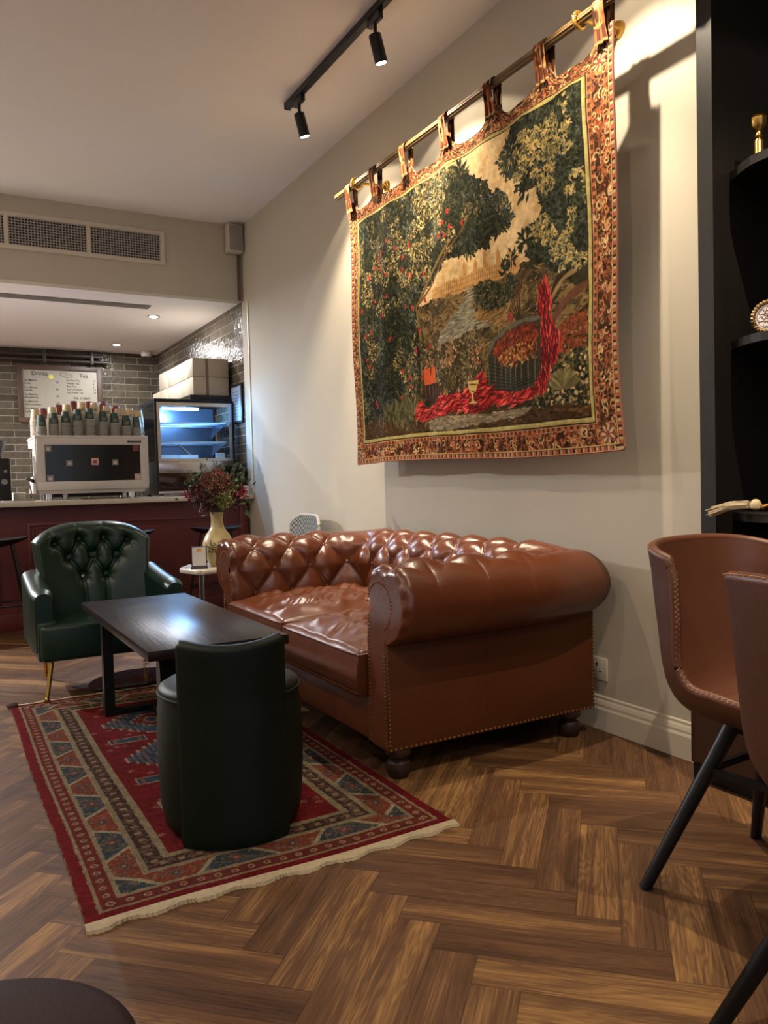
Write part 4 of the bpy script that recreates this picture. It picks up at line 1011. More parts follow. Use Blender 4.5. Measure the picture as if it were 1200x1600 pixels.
    for R_, th in ((R1, 0.35), (R2, 1.45)):
        m_ = pt.poly([q(*p) for p in R_], warp=0.006); pt.blend(m_, (168, 34, 38))
        pt.leaves(m_, 420, [(206, 52, 56), (188, 40, 46), (222, 84, 80), (150, 28, 34)], (0.04, 0.085), (0.008, 0.016), -th if th < 1 else th, 0.28)
        pt.leaves(m_, 200, [(96, 16, 22), (70, 14, 18)], (0.04, 0.075), (0.004, 0.007), -th if th < 1 else th, 0.3)
    # chest with an open lid of orange lining
    ch = [(2.87, 1.62), (2.83, 1.67), (2.74, 1.71), (2.60, 1.72), (2.50, 1.71), (2.495, 1.50), (2.54, 1.44), (2.64, 1.425), (2.80, 1.45), (2.86, 1.49)]
    cm = pt.poly([q(*p) for p in ch], warp=0.003); pt.blend(cm, (52, 54, 46))
    for k in range(9): pt.line([q(2.87-k*0.042, 1.60-0.004*k), q(2.86-k*0.041, 1.46-0.003*k)], 0.006, (96, 96, 82), 0.9); pt.line([q(2.86, 1.59-k*0.017), q(2.70, 1.535-k*0.012), q(2.50, 1.56-k*0.012)], 0.004, (30, 32, 28), 0.9)
    lid = [(2.84, 1.61), (2.81, 1.655), (2.73, 1.69), (2.60, 1.70), (2.52, 1.69), (2.52, 1.58), (2.66, 1.555), (2.78, 1.56)]
    lm = pt.poly([q(*p) for p in lid]); pt.blend(lm, (104, 42, 28)); pt.leaves(lm, 200, [(150, 66, 40), (72, 30, 22), (130, 54, 34)], (0.012, 0.028), (0.008, 0.014))
    fr = pt.poly([q(*p) for p in ((2.80, 1.60), (2.70, 1.625), (2.53, 1.62), (2.52, 1.55), (2.68, 1.53), (2.79, 1.55))]); pt.leaves(fr, 170, [(170, 118, 62), (140, 88, 46), (70, 40, 26), (186, 150, 88)], (0.012, 0.024), (0.006, 0.011))
    pt.line([q(2.86, 1.62), q(2.83, 1.67), q(2.74, 1.705), q(2.60, 1.715), q(2.51, 1.71)], 0.018, (88, 92, 84))
    for k in range(10): a = -PI+pt.r.uniform(0, PI*2); x, y = q(2.70, 1.745); pt.stroke(x+math.cos(a)*0.02, y+math.sin(a)*0.012, 0.03, 0.014, a, (150, 52, 44))
    # small casket with an orange card, goblet
    pt.blend(pt.poly([q(3.425, 1.53), q(3.26, 1.525), q(3.25, 1.46), q(3.34, 1.425), q(3.425, 1.46)]), (48, 40, 36))
    for k in range(5): pt.line([q(3.41-k*0.035, 1.525), q(3.40-k*0.033, 1.455)], 0.005, (110, 66, 58))
    pt.blend(pt.poly([q(3.42, 1.605), q(3.315, 1.612), q(3.305, 1.53), q(3.41, 1.525)]), (196, 84, 46)); pt.line([q(3.355, 1.61), q(3.36, 1.575)], 0.008, (60, 30, 22)); pt.line([q(3.30, 1.60), q(3.275, 1.56), q(3.29, 1.53)], 0.007, (120, 130, 120))
    pt.blend(pt.poly([q(3.018, 1.505), q(2.925, 1.505), q(2.945, 1.46), q(2.968, 1.445), q(2.962, 1.415), q(2.935, 1.40), q(3.0, 1.40), q(2.978, 1.415), q(2.98, 1.445), q(3.0, 1.46)]), (184, 164, 104)); pt.line([q(3.0, 1.49), q(2.94, 1.485)], 0.006, (90, 70, 40)); pt.line([q(2.985, 1.46), q(2.96, 1.455)], 0.006, (90, 70, 40))
    # borders ------------------------------------------------------
    xL, xR, yT, yB = YL-4.055, YL-2.235, T0-2.525, T0-1.285       # inside of the yellow line
    d = np.maximum(np.maximum(xL-X, X-xR), np.maximum(yT-Y, Y-yB))
    wv = (pt.noise(6, 2)-0.5)*0.006; d = d+wv
    pt.blend((d > -0.004)*1.0, (34, 30, 20)); pt.blend(((d > 0.0) & (d < 0.017))*1.0, (172, 154, 88)); pt.blend(((d > 0.004) & (d < 0.008))*0.6, (200, 184, 118))
    border = d > 0.017
    pt.blend(border*1.0, (62, 38, 26))
    # along and across coordinates of the border
    side = np.where(np.maximum(xL-X, X-xR) > np.maximum(yT-Y, Y-yB), Y, X); out_w = np.where(np.maximum(xL-X, X-xR) > np.maximum(yT-Y, Y-yB), np.where(X < xL, 0.115, 0.155), np.where(Y < yT, 0.12, 0.125))
    e = d-0.024
    inner_trim = (e > 0) & (e < 0.022); pt.blend(inner_trim*1.0, (96, 52, 36)); pt.blend(inner_trim*(np.sin(side*2*PI/0.03) > 0.1)*(np.abs(e-0.011) < 0.007)*1.0, (190, 96, 62)); pt.blend(inner_trim*(np.abs(e-0.001) < 0.0016)*1.0, (196, 152, 92)); pt.blend(inner_trim*(np.abs(e-0.021) < 0.0016)*1.0, (196, 152, 92))
    # scrolls: dense curls drawn as small arcs in the main border
    bm_ = (e > 0.022) & (Y < T0-ZB+0.0)
    main = bm_.astype(float)
    pt.leaves(main, 2600, [(110, 58, 34), (132, 70, 42), (84, 46, 30), (150, 86, 50)], (0.02, 0.045), (0.007, 0.012))
    idx = np.argwhere(main > 0.5)
    for k in range(900):
        i, j = idx[pt.r.integers(0, len(idx))]; x, y = i/pt.ppm, j/pt.ppm; R0 = pt.r.uniform(0.010, 0.024); a0 = pt.r.uniform(-PI, PI); c = [(206, 156, 96), (190, 110, 66), (222, 184, 128), (178, 88, 52), (200, 130, 80)][k % 5]; sg = pt.r.choice([-1, 1])
        pts_ = [(x+math.cos(a0+sg*t)*R0*(1-t/6.5), y+math.sin(a0+sg*t)*R0*(1-t/6.5)) for t in np.arange(0, 4.6, 0.5)]
        pt.line(pts_, 0.0052, np.array(c)*pt.r.uniform(0.85, 1.05), 0.95)
    for k in range(420):
        i, j = idx[pt.r.integers(0, len(idx))]; x, y = i/pt.ppm, j/pt.ppm; pt.stroke(x, y, 0.016, 0.009, pt.r.uniform(-PI, PI), [(178, 58, 46), (196, 74, 56), (48, 40, 44), (30, 24, 22)][k % 4])
    # outer edge beads
    eo = np.minimum(np.minimum(X, Wd-X), (T0-ZB)-Y)
    rimm = (eo < 0.026); pt.blend(rimm*1.0, (60, 40, 34)); pt.blend(rimm*(np.sin(side*2*PI/0.034) > 0.0)*(np.abs(eo-0.012) < 0.008), (176, 84, 62)); pt.blend(rimm*(np.sin(side*2*PI/0.034+2.2) > 0.6)*(np.abs(eo-0.012) < 0.008), (188, 160, 112)); pt.blend(rimm*(np.abs(eo-0.025) < 0.002)*1.0, (200, 156, 92))
    # corner flowers
    for (yy, z) in ((2.15, 1.215), (4.10, 1.20), (2.15, 2.56), (4.10, 2.58)):
        x, y = q(yy, z)
        for k in range(14): a = 2*PI*k/14; pt.stroke(x+math.cos(a)*0.022, y+math.sin(a)*0.022, 0.036, 0.012, a, (188, 160, 120) if k % 2 else (112, 70, 52))
        for k in range(8): a = 2*PI*k/8; pt.stroke(x+math.cos(a)*0.006, y+math.sin(a)*0.006, 0.014, 0.007, a, (150, 60, 46))
    fld = (d < 0)[..., None]; pt.img = np.where(fld, pt.img*np.array((1.04, 0.94, 0.84)), pt.img)
    pt.img = (pt.img*0.84+pt.img.mean(axis=2, keepdims=True)*np.array((0.19, 0.17, 0.13)))*0.82*(0.88+0.24*pt.noise(60, 2))[..., None]
    # weave grain
    pt.img *= (1+0.08*(pt.r.random((pt.nx, pt.ny))-0.5))[..., None]
    # geometry
    s = X/Wd; v = np.clip((Y-0.07)/(Hh-0.07), 0, 1)
    yw = YL-X
    topz = ZT-0.026+sum(0.075*np.exp(-((yw-tb)/0.052)**2) for tb in TABS)
    topz = np.where(yw < 2.10, ZT+0.045, topz); topz = np.where(yw > 4.13, np.minimum(topz, ZT+0.03), topz)
    vv = Y/Hh
    z = topz+(ZB+0.012*np.sin(s*6)-0.01*s-topz)*vv
    z = np.where(Y > 0.16, T0-Y+(0.010*np.sin(s*6)-0.008*s)*vv, topz+((T0-0.16)-topz)*(Y/0.16))
    flare = np.clip((vv-0.72)/0.28, 0, 1)**2
    Yc = yw+0.012*np.sin(PI*vv)*(s > 0.5)*(s-0.5)*2-0.035*flare*np.clip((s-0.8)/0.2, 0, 1)
    Yc = Yc-0.004*np.sin(PI*vv)
    Xc = TX+0.012*np.sin(s*21+0.5)*(0.35+0.65*vv)*0.8+0.006*np.sin(s*47+vv*3)+0.008*np.sin(vv*9+s*4)-0.03*flare*np.clip((s-0.85)/0.15, 0, 1)+0.012*vv
    P = np.stack([Xc, Yc, z], -1)
    m_ = cloth_mat('woven tapestry', 'paint', 700, 0.12)
    cl = big_grid('woven_cloth', P, m_, root, pt.linear())
    # lining and hem give the cloth its thickness
    k = 6; Pl = P[::k, ::k].copy(); Pl[..., 0] += 0.006
    bl = big_grid('lining', Pl, mat('linen lining', (150, 134, 104), 0.9), root)
    mb = MB()
    edge = [tuple(P[i, -1]) for i in range(0, pt.nx, 8)]
    mb.tube([(p[0]+0.003, p[1], p[2]) for p in edge], 0.0045, 6)
    mb.tube([(P[-1, j, 0]+0.003, P[-1, j, 1], P[-1, j, 2]) for j in range(0, pt.ny, 8)], 0.0045, 6)
    mb.tube([(P[0, j, 0]+0.003, P[0, j, 1], P[0, j, 2]) for j in range(0, pt.ny, 8)], 0.0045, 6)
    build('hem', mb, mat('hem cloth', (120, 70, 44), 0.85, var=0.4, vscale=60), root)
    # tabs over the rod
    tabm = cloth_mat('tab cloth', 'paint')
    crop = pt.img
    for n, ty in enumerate(TABS):
        wtab = 0.058 if n not in (0, 6) else 0.052
        zt, zr = 2.735, 0.030
        loop = []
        for z_ in np.linspace(2.60, zt, 20): loop.append((TX-0.012-0.018*(z_-2.60)/(zt-2.60), z_))
        for a in np.linspace(180, 0, 24): loop.append((TX+zr*math.cos(math.radians(a))-0.0, zt+zr*math.sin(math.radians(a))))
        for z_ in np.linspace(zt, 2.62, 16): loop.append((TX+0.028, z_))
        loop = np.array(loop); nu = 30
        Pn = np.zeros((nu, len(loop), 3)); cc = np.zeros((nu, len(loop), 3))
        for i in range(nu):
            f = i/(nu-1)-0.5
            Pn[i, :, 1] = ty-f*wtab*(1+0.25*np.clip((2.66-loop[:, 1])/0.06, 0, 1)); Pn[i, :, 0] = loop[:, 0]+0.003*math.sin(i*0.5+n); Pn[i, :, 2] = loop[:, 1]
            
        a0 = int((0.3+0.19*n)*pt.ppm); 
        src = crop[a0:a0+nu, -int(0.115*pt.ppm):-int(0.03*pt.ppm)]
        L2 = src.shape[1]
        for j in range(len(loop)): jj = j % (2*L2); cc[:, j] = src[:, jj if jj < L2 else 2*L2-1-jj][:nu]
        x = np.clip(cc*1.05, 0, 255)/255; lc = np.where(x <= 0.04045, x/12.92, ((x+0.055)/1.055)**2.4)
        big_grid('hanging_tab', Pn, tabm, root, lc)
tapestry()

def rod():
    t = empty('tapestry_rod', 'fluted antique gold rod with round finial held off the wall by two brackets', 'curtain rod', (2.28, 3.2, 2.74))
    n = 24; P = []
    ys = (1.98, 4.285); mb = MB()
    ring = [(0.0165*(1+0.10*math.cos(9*a))*math.cos(a), 0.0165*(1+0.10*math.cos(9*a))*math.sin(a)) for a in np.linspace(0, 2*PI, 72, endpoint=False)]
    G = np.array([[(TX+x, y, 2.745+z) for y in np.linspace(*ys, 6)] for x, z in ring]); mb.grid(G, closeu=True)
    m_ = len(ring); mb.f.append(tuple(i*6 for i in range(m_))); mb.m.append(0); mb.f.append(tuple(i*6+5 for i in range(m_))[::-1]); mb.m.append(0)
    build('fluted_rod', mb, mat('aged gold', (112, 84, 50), 0.55, 0.1, var=0.3, vscale=12), t)
    pr = [(0.001, -0.11), (0.016, -0.105), (0.034, -0.085), (0.043, -0.055), (0.038, -0.028), (0.022, -0.010), (0.026, 0.0), (0.017, 0.008)]
    mb = MB(); mb.lathe(pr, (0, 0, 0), 32); mb.v = [(TX+a, 1.975+c, 2.745+b) for a, b, c in mb.v]; build('finial', mb, M_gold, t)
    for y in (2.245, 4.04):
        b = build('wall_bracket', MB().cyl((WX-0.001, y, 2.762), (WX-0.014, y, 2.762), 0.034, 0.030, n=28).cyl((WX-0.014, y, 2.762), (WX-0.022, y, 2.762), 0.024, 0.018, n=24).cyl((WX-0.02, y, 2.762), (TX+0.012, y, 2.75), 0.009, n=14), M_gold, t)
        build('ring', MB().tube([(TX+0.028*math.cos(a), y, 2.745+0.028*math.sin(a)) for a in np.linspace(0, 2*PI, 33)], 0.008, 10), M_gold, b)
rod()

# ------------------------------------------------------------------ the rug
def rug():
    root = empty('area_rug', 'red patterned oriental rug with beige and blue borders under the low table', 'rug', (0.804, 3.08, 0))
    x0, x1, y0, y1 = 0.272, 1.336, 1.972, 4.19
    Wd, Ln = x1-x0, y1-y0
    p = Paint(Wd, Ln, 330, (118, 26, 28), 0, 0, seed=21)
    X, Y = p.X, p.Y; dx = np.minimum(X, Wd-X); dy = np.minimum(Y, Ln-Y)
    vert = (dx*1.0 < dy*1.0+0.0)
    d = np.where(vert, dx, dy); al = np.where(vert, Y, X)
    jit = (p.noise(60, 2)-0.5)*0.004; d = d+jit
    red, brick, beige, navy, brown = (128, 28, 30), (136, 56, 38), (150, 130, 98), (62, 76, 84), (74, 56, 44)
    p.blend(p.noise(30, 3)*0.35, (100, 20, 24))
    B = d < 0.262
    p.blend(B*1.0, beige)
    def band(a, b, col, al_=1.0): m = (d >= a) & (d < b); p.blend(m*al_, col); return m
    band(0, 0.034, (122, 26, 30)); band(0.034, 0.044, beige)
    m = band(0.044, 0.086, (120, 44, 36))
    per = 0.046; ph = (al/per) % 1; c = d-0.065
    p.blend(m*((np.hypot((ph-0.5)*per, c) < 0.0105)), (164, 134, 104)); p.blend(m*((np.hypot((ph-0.5)*per, c) < 0.005)), (124, 60, 48)); p.blend(m*((np.abs(ph-0.02) < 0.06)*(np.abs(c) < 0.015)), (76, 62, 56)); p.blend(m*((np.hypot((ph)*per, c) < 0.006)), (80, 70, 70))
    band(0.086, 0.096, beige)
    m = band(0.096, 0.176, brick)
    # hexagon medallions alternate brick and blue with ivory outlines
    per = 0.335; k = np.floor(al/per); ph = (al/per-k); c = (d-0.136)/0.040
    t_ = al/(per/2); nb_ = np.round(t_); sl = np.where(nb_ % 2 == 0, 1.0, -1.0); ds = (t_-nb_)-0.20*c*sl
    cell = np.where(ds > 0, nb_, nb_-1); blue = (cell % 2 == 0); cen_ = cell+0.5; wdt = per/2
    p.blend(m*blue*1.0, (58, 70, 76)); p.blend(m*(~blue)*1.0, (140, 62, 42))
    rr_ = np.hypot((t_-cen_)*wdt, c*0.040)
    p.blend(m*(p.noise(70, 2) > 0.55)*0.55, (104, 82, 68)); p.blend(m*(p.noise(110, 2) > 0.62)*0.6, (142, 118, 92))
    p.blend(m*(np.abs(rr_-0.022-0.004*np.sin(np.arctan2(c*0.04, (t_-cen_)*wdt)*6)) < 0.0030), np.where(blue[..., None], np.array((112, 66, 58.)), np.array((96, 86, 80.))) if False else (112, 74, 62))
    p.blend(m*(rr_ < 0.012)*blue, (134, 66, 56)); p.blend(m*(rr_ < 0.012)*(~blue), (76, 72, 76)); p.blend(m*(rr_ < 0.005), (170, 144, 112))
    p.blend(m*(np.abs(ds) < 0.050)*1.0, (168, 152, 118)); p.blend(m*(np.abs(c) > 0.90)*0.9, (160, 142, 108))
    band(0.176, 0.190, beige)
    m = band(0.190, 0.240, (70, 50, 42))
    per = 0.052; ph = (al/per) % 1; c = d-0.215
    p.blend(m*((np.abs(ph-0.5)*per < 0.009)*(np.abs(c) < 0.010)), (150, 122, 92)); p.blend(m*((np.hypot(ph*per, c) < 0.011)), (124, 66, 54)); p.blend(m*(p.noise(90, 2) > 0.6)*0.6, (140, 108, 82)); p.blend(m*((np.hypot(ph*per, c) < 0.005)), (66, 74, 80))
    band(0.240, 0.262, beige)
    # inner field with stepped blue medallions
    cx = Wd/2
    fm = (~B)
    p.blend(fm*(p.noise(40, 3) > 0.56)*0.25, (150, 40, 38))
    def stepped(cy, hw, hh, col, steps=6, out=(166, 138, 106)):
        ax = np.abs(X-cx); ay = np.abs(Y-cy); st = np.floor(ay/hh*steps)/steps
        lim = hw*(1-st*0.85); m1 = (ax < lim) & (ay < hh) & fm; m2 = (ax < lim-0.010) & (ay < hh-0.010) & fm
        p.blend(m1*1.0, out); p.blend(m2*1.0, col); tex = (np.sin(X*2*PI/0.022) > 0.2) & (ax > lim*0.55); p.blend(m2*tex*0.7, (140, 92, 74)); p.blend(m2*(p.noise(60, 2) > 0.6)*0.5, (92, 104, 112))
    for cy in (0.62, 1.12, 1.62): stepped(cy, 0.21, 0.20, (52, 66, 82))
    for cy in (0.62, 1.12, 1.62): stepped(cy, 0.09, 0.10, (128, 34, 34), 4); stepped(cy, 0.035, 0.05, (64, 78, 88), 3)
    for cy in (0.87, 1.37):
        for sx in (-1, 1):
            m = (np.abs(X-cx-sx*0.15) < 0.075) & (np.abs(Y-cy) < 0.035) & fm; p.blend(m*1.0, (160, 134, 104)); p.blend(m*(np.abs(X-cx-sx*0.15) < 0.067)*(np.abs(Y-cy) < 0.027), (58, 68, 80)); p.blend(m*(np.abs(np.abs(X-cx-sx*0.15)-0.05) < 0.006)*1.0, (142, 84, 68))
    for k in range(90):
        x, y = p.r.uniform(0.27, Wd-0.27), p.r.uniform(0.28, Ln-0.28); i, j = int(x*p.ppm), int(y*p.ppm)
        if tuple(np.round(p.img[i, j]))[2] > 60: continue
        for j2 in range(6): a = j2*PI/3; p.stroke(x+math.cos(a)*0.008, y+math.sin(a)*0.008, 0.011, 0.005, a, np.array((168, 128, 100))*p.r.uniform(0.7, 1.0))
    p.img = p.img*0.66+p.img.mean(axis=2, keepdims=True)*0.06
    p.img *= (0.93+0.34*(p.r.random((p.nx, p.ny))-0.35))[..., None]*(0.86+0.28*p.noise(45, 3))[..., None]
    Z = 0.0095+0.0008*np.sin(X*31)*np.sin(Y*23)+0.0006*p.noise(40, 2)
    e = np.minimum(np.minimum(X, Wd-X), np.minimum(Y, Ln-Y)); Z = Z*np.clip(0.35+e/0.006, 0, 1)
    bow = 0.006*np.sin(Y*4.0)
    P = np.stack([x0+X+bow*(1-X/Wd)*0.6, y0+Y+0.006*np.sin(X*7), Z], -1)
    big_grid('pile', P, cloth_mat('wool pile', 'paint', 900, 0.35, 0.95), root, p.linear())
    fm_ = mat('cream wool fringe', (164, 148, 118), 0.95, var=0.25, vscale=60, bump=0.5, bscale=300)
    rr = random.Random(4)
    for (yy, sg) in ((y0+0.004, -1), (y1-0.004, 1)):
        mb = MB(); nx_ = 240; rows = []
        for i in range(nx_+1):
            x = x0-0.004+(Wd+0.008)*i/nx_; l = 0.030+0.008*math.sin(i*0.21)+0.006*rr.random(); yb = yy+0.006*math.sin((x-x0)*7); h = 0.0075+0.002*rr.random()
            rows.append([(x, yb-sg*0.004, 0.004), (x, yb, 0.0115), (x, yb+sg*l*0.4, 0.0100+0.001*rr.random()), (x, yb+sg*l*0.85, h), (x, yb+sg*l, 0.001)])
        mb.grid(np.array(rows)); build('fringe', mb, fm_, root)
    build('corner_tuft', MB().sphere((x0+0.012, y1+0.004, 0.016), 0.020, 14, sc=(1.4, 1, 0.75)), mat('dark tuft wool', (92, 76, 66), 0.95, bump=0.8, bscale=200), root)
rug()

# ------------------------------------------------------------------ side table with vase and card
def side_table():
    t = empty('side_table', 'small white patterned stone side table with slim metal legs behind the sofa arm', 'side table', (1.47, 4.80, 0))
    corners = [(1.28, 4.83), (1.345, 4.60), (1.66, 4.66), (1.60, 5.02), (1.42, 5.06)]
    # rounded polygon
    poly = []
    n = len(corners)
    for i in range(n):
        p0, p1, p2 = Vector(corners[i-1]), Vector(corners[i]), Vector(corners[(i+1) % n])
        a = p1+(p0-p1).normalized()*0.045; b = p1+(p2-p1).normalized()*0.045
        for k in range(6): f = k/5; poly.append(tuple(a.lerp(p1, f).lerp(p1.lerp(b, f), f)))
    cen = Vector((sum(p[0] for p in poly)/len(poly), sum(p[1] for p in poly)/len(poly)))
    ins = [tuple(Vector(p).lerp(cen, 0.02)) for p in poly]
    mb = MB(); N = len(poly); P = [[(p[0], p[1], z) for p in q] for q, z in ((ins, 0.520), (poly, 0.524), (poly, 0.545), (ins, 0.549))]
    mb.grid(np.array(P).transpose(1, 0, 2), closeu=True); mb.f.append(tuple(i*4+3 for i in range(N))); mb.m.append(0); mb.f.append(tuple(i*4 for i in range(N))[::-1]); mb.m.append(0)
    top = build('tabletop', mb, M_marble, t, flat_angle=50)
    mb = MB(); rr = random.Random(9)
    for k in range(30):
        f = rr.random(); g = rr.random(); q = Vector(poly[rr.randrange(N)]).lerp(cen, 0.12+0.7*rr.random()); a = rr.uniform(0, PI); L = rr.uniform(0.015, 0.04)
        mb.obox((q.x, q.y, 0.5496), (math.cos(a), math.sin(a), 0), (-math.sin(a), math.cos(a), 0), (0, 0, 1), L/2, 0.006, 0.0004)
    build('stone_inlay', mb, mat('grey stone inlay', (96, 96, 100), 0.3), top, smooth=False)
    for (x, y) in ((1.375, 4.66), (1.60, 4.72), (1.46, 4.98)): build('leg', MB().cyl((x, y, 0), (x, y, 0.521), 0.011, n=16).cyl((x, y, 0), (x, y, 0.006), 0.016, n=16), M_steel, t)
side_table()

def vase():
    c = (1.522, 4.79, 0.5502)
    t = empty('flower_vase', 'pale yellow bottle-shaped vase with dark handwriting on the side table', 'vase', c)
    k = 0.345
    prof = [(0.045, 0), (0.050, 0.004), (0.068, 0.035), (0.086, 0.080), (0.094, 0.120), (0.090, 0.155), (0.072, 0.195), (0.050, 0.225), (0.040, 0.250), (0.037, 0.285), (0.040, 0.325), (0.042, 0.335), (0.036, 0.335), (0.032, 0.300), (0.032, 0.26), (0.001, 0.255)]
    # smooth profile
    pr = []; P_ = prof[:12]
    for i in range(len(P_)-1):
        for j in range(4):
            t_ = j/4; p0, p1, p2, p3 = P_[max(i-1, 0)], P_[i], P_[i+1], P_[min(i+2, len(P_)-1)]
            pr.append(tuple(0.5*((2*p1[q])+(-p0[q]+p2[q])*t_+(2*p0[q]-5*p1[q]+4*p2[q]-p3[q])*t_**2+(-p0[q]+3*p1[q]-3*p2[q]+p3[q])*t_**3) for q in (0, 1)))
    pr += prof[11:]
    body = build('vase_body', MB().lathe(pr, c, 56), mat('pale yellow glaze', (178, 158, 106), 0.4, var=0.12, vscale=10, bump=0.05, bscale=30), t, flat_angle=60)
    rp = np.array(pr[:44])
    a0 = math.atan2(-c[1], -c[0])-0.10
    def wrap(z0, a_off):
        def f(v):
            z = z0+v.y; r = float(np.interp(z, rp[:, 1], rp[:, 0]))+0.0008+v.z; a = a0+a_off+v.x/0.092; return (c[0]+r*math.cos(a), c[1]+r*math.sin(a), c[2]+z)
        return f
    mb = MB(); add_text(mb, 'ATEL', 0.034, wrap(0.088, -0.62)); build('lettering', mb, M_ink, body, smooth=False)
    mb = MB(); w_ = wrap(0.135, 0)
    strokes = [[(-0.075, .012), (-.062, -.006), (-.045, -.010), (-.028, .004), (-.036, .024), (-.040, .034), (-.034, .008), (-.020, -.004), (-.008, .008), (-.016, .020), (-.004, .004), (.010, -.004), (.020, .012), (.012, .022), (.026, .004), (.045, .0)], [(-.07, -.004), (-.04, -.018), (-.01, -.012), (.02, -.008)]]
    for s_ in strokes:
        fine = []
        for (p, q) in zip(s_[:-1], s_[1:]):
            for f in (0, .34, .67): fine.append(w_(Vector((p[0]+(q[0]-p[0])*f, p[1]+(q[1]-p[1])*f, 0.0004))))
        mb.tube(fine, 0.0016, 5)
    build('handwriting', mb, M_ink, body)
    # bouquet: a top-level thing standing in the vase
    b = empty('flower_bouquet', 'loose bouquet of burgundy, pink and green flowers in the yellow vase', 'flowers', (c[0], c[1], c[2]+0.30))
    rr = random.Random(12); base = Vector((c[0], c[1], c[2]+0.30)); cen = Vector((c[0]-0.01, c[1], c[2]+0.45))
    M_stem = mat('green stems', (70, 84, 48), 0.6); M_leaf = mat('dusty green leaves', (70, 86, 58), 0.6, var=0.3, vscale=30); M_l2 = mat('yellow green hydrangea', (142, 144, 86), 0.6, var=0.25, vscale=30)
    M_bur = mat('burgundy petals', (74, 24, 28), 0.6, var=0.35, vscale=40); M_pk = mat('dried pink petals', (126, 80, 66), 0.7, var=0.3, vscale=40); M_cr = mat('crimson lily petals', (120, 22, 44), 0.5, var=0.25, vscale=40)
    def petal(mb, p, d, L, w, droop=0.0):
        d = d.normalized(); x, y = frame(d); a = rr.uniform(0, 2*PI); s_ = x*math.cos(a)+y*math.sin(a); nrm_ = d.cross(s_)
        A = p; Bq = p+d*L*0.5+s_*w/2+nrm_*w*0.2; Cq = p+d*L-nrm_*L*droop; D = p+d*L*0.5-s_*w/2+nrm_*w*0.2; Mid = p+d*L*0.5-nrm_*w*0.1
        mb.add([A, Bq, Cq, D, Mid], [(0, 1, 4), (1, 2, 4), (2, 3, 4), (3, 0, 4)])
    def pos(th, r, z): return Vector((cen.x+math.cos(th)*r, cen.y+math.sin(th)*r*0.8, cen.z+z))
    mbs = MB(); heads = []
    def stem_to(p): m = base.lerp(p, 0.5)+Vector((0, 0, 0.02)); mbs.tube([base+Vector((rr.uniform(-.02, .02), rr.uniform(-.02, .02), -0.04)), m, p], 0.0018, 5)
    # view-aligned right vector for laying colours roughly where they grow
    R_ = Vector((0.87, -0.49, 0))
    def at(u, z, dpt=0.0): return Vector((c[0], c[1], 0))+R_*u+Vector((-0.3, -0.95, 0))*dpt+Vector((0, 0, z))
    def cluster(name, m_, p, R, n, L, w, lab=None):
        mb = MB()
        for k in range(n):
            d = Vector((rr.gauss(0, 1), rr.gauss(0, 1), rr.gauss(0, 1)+0.3)).normalized(); petal(mb, p+d*R*rr.uniform(0.3, 1.0), (d+Vector((rr.gauss(0, .5), rr.gauss(0, .5), rr.gauss(0, .5)))), L, w, 0.2)
        build(name, mb, m_, b, smooth=False); stem_to(p)
    for (u, z, dp, R) in ((-0.02, 1.045, 0.06, 0.055), (0.045, 1.02, 0.05, 0.05), (-0.085, 1.00, 0.05, 0.05), (0.02, 1.085, 0.0, 0.05), (-0.05, 1.08, 0.02, 0.04), (-0.10, 1.055, 0, 0.045), (0.07, 1.07, 0.03, 0.045)): cluster('dried_blossom', M_pk, at(u, z, dp), R, 150, 0.022, 0.010)
    for (u, z, dp, R) in ((-0.07, 0.955, 0.07, 0.05), (-0.135, 0.975, 0.02, 0.045), (0.10, 0.95, 0.04, 0.05), (-0.03, 0.93, 0.06, 0.04), (0.135, 1.0, 0.0, 0.045), (-0.12, 1.02, 0.05, 0.035), (0.0, 1.0, 0.09, 0.035)): cluster('burgundy_blossom', M_bur, at(u, z, dp), R, 130, 0.026, 0.012)
    for (u, z, dp, R) in ((0.035, 0.975, 0.08, 0.04), (0.075, 0.955, 0.07, 0.038), (-0.01, 0.965, 0.08, 0.03), (0.115, 1.035, 0.03, 0.04), (0.04, 0.935, 0.06, 0.03)): cluster('green_hydrangea', M_l2, at(u, z, dp), R, 120, 0.016, 0.014)
    def lily(p, R, n=7):
        mb = MB(); ax = Vector((rr.uniform(-.5, .5)-0.3, -0.6, rr.uniform(0, .6))).normalized(); x, y = frame(ax)
        for k in range(n): a = 2*PI*k/n; petal(mb, p, ax*0.45+x*math.cos(a)+y*math.sin(a), R, R*0.38, 0.25)
        build('crimson_lily', mb, M_cr, b, smooth=False); stem_to(p)
    for (u, z, dp, R) in ((-0.175, 0.995, 0.04, 0.045), (0.155, 1.01, 0.05, 0.05), (0.165, 0.985, 0.06, 0.045), (0.0, 1.135, 0.03, 0.045), (-0.045, 1.115, 0.02, 0.035), (0.03, 1.135, 0.0, 0.035), (0.14, 1.045, 0.03, 0.035)): lily(at(u, z, dp), R)
    mb = MB()
    for k in range(220):
        u = rr.gauss(0, 0.085); z = 1.02+rr.gauss(0, 0.055); dp = rr.gauss(-0.01, 0.045); p = at(u, z, dp)
        d = Vector((p.x-base.x, p.y-base.y, (p.z-base.z)*0.8)); petal(mb, p, d+Vector((rr.gauss(0, .08), rr.gauss(0, .08), rr.gauss(0, .05))), rr.uniform(0.03, 0.055), rr.uniform(0.014, 0.026), 0.2)
        if k % 12 == 0: stem_to(p)
    for (u, z, R) in ((-0.10, 1.10, 0.03), (-0.16, 1.05, 0.028), (-0.145, 1.075, 0.026), (0.13, 1.10, 0.026)):
        for k in range(6): petal(mb, at(u+rr.gauss(0, .01), z+rr.gauss(0, .01), 0.04), Vector((rr.gauss(0, 1), -0.5, rr.gauss(0, 1))), R*1.6, R*1.4, 0.1)
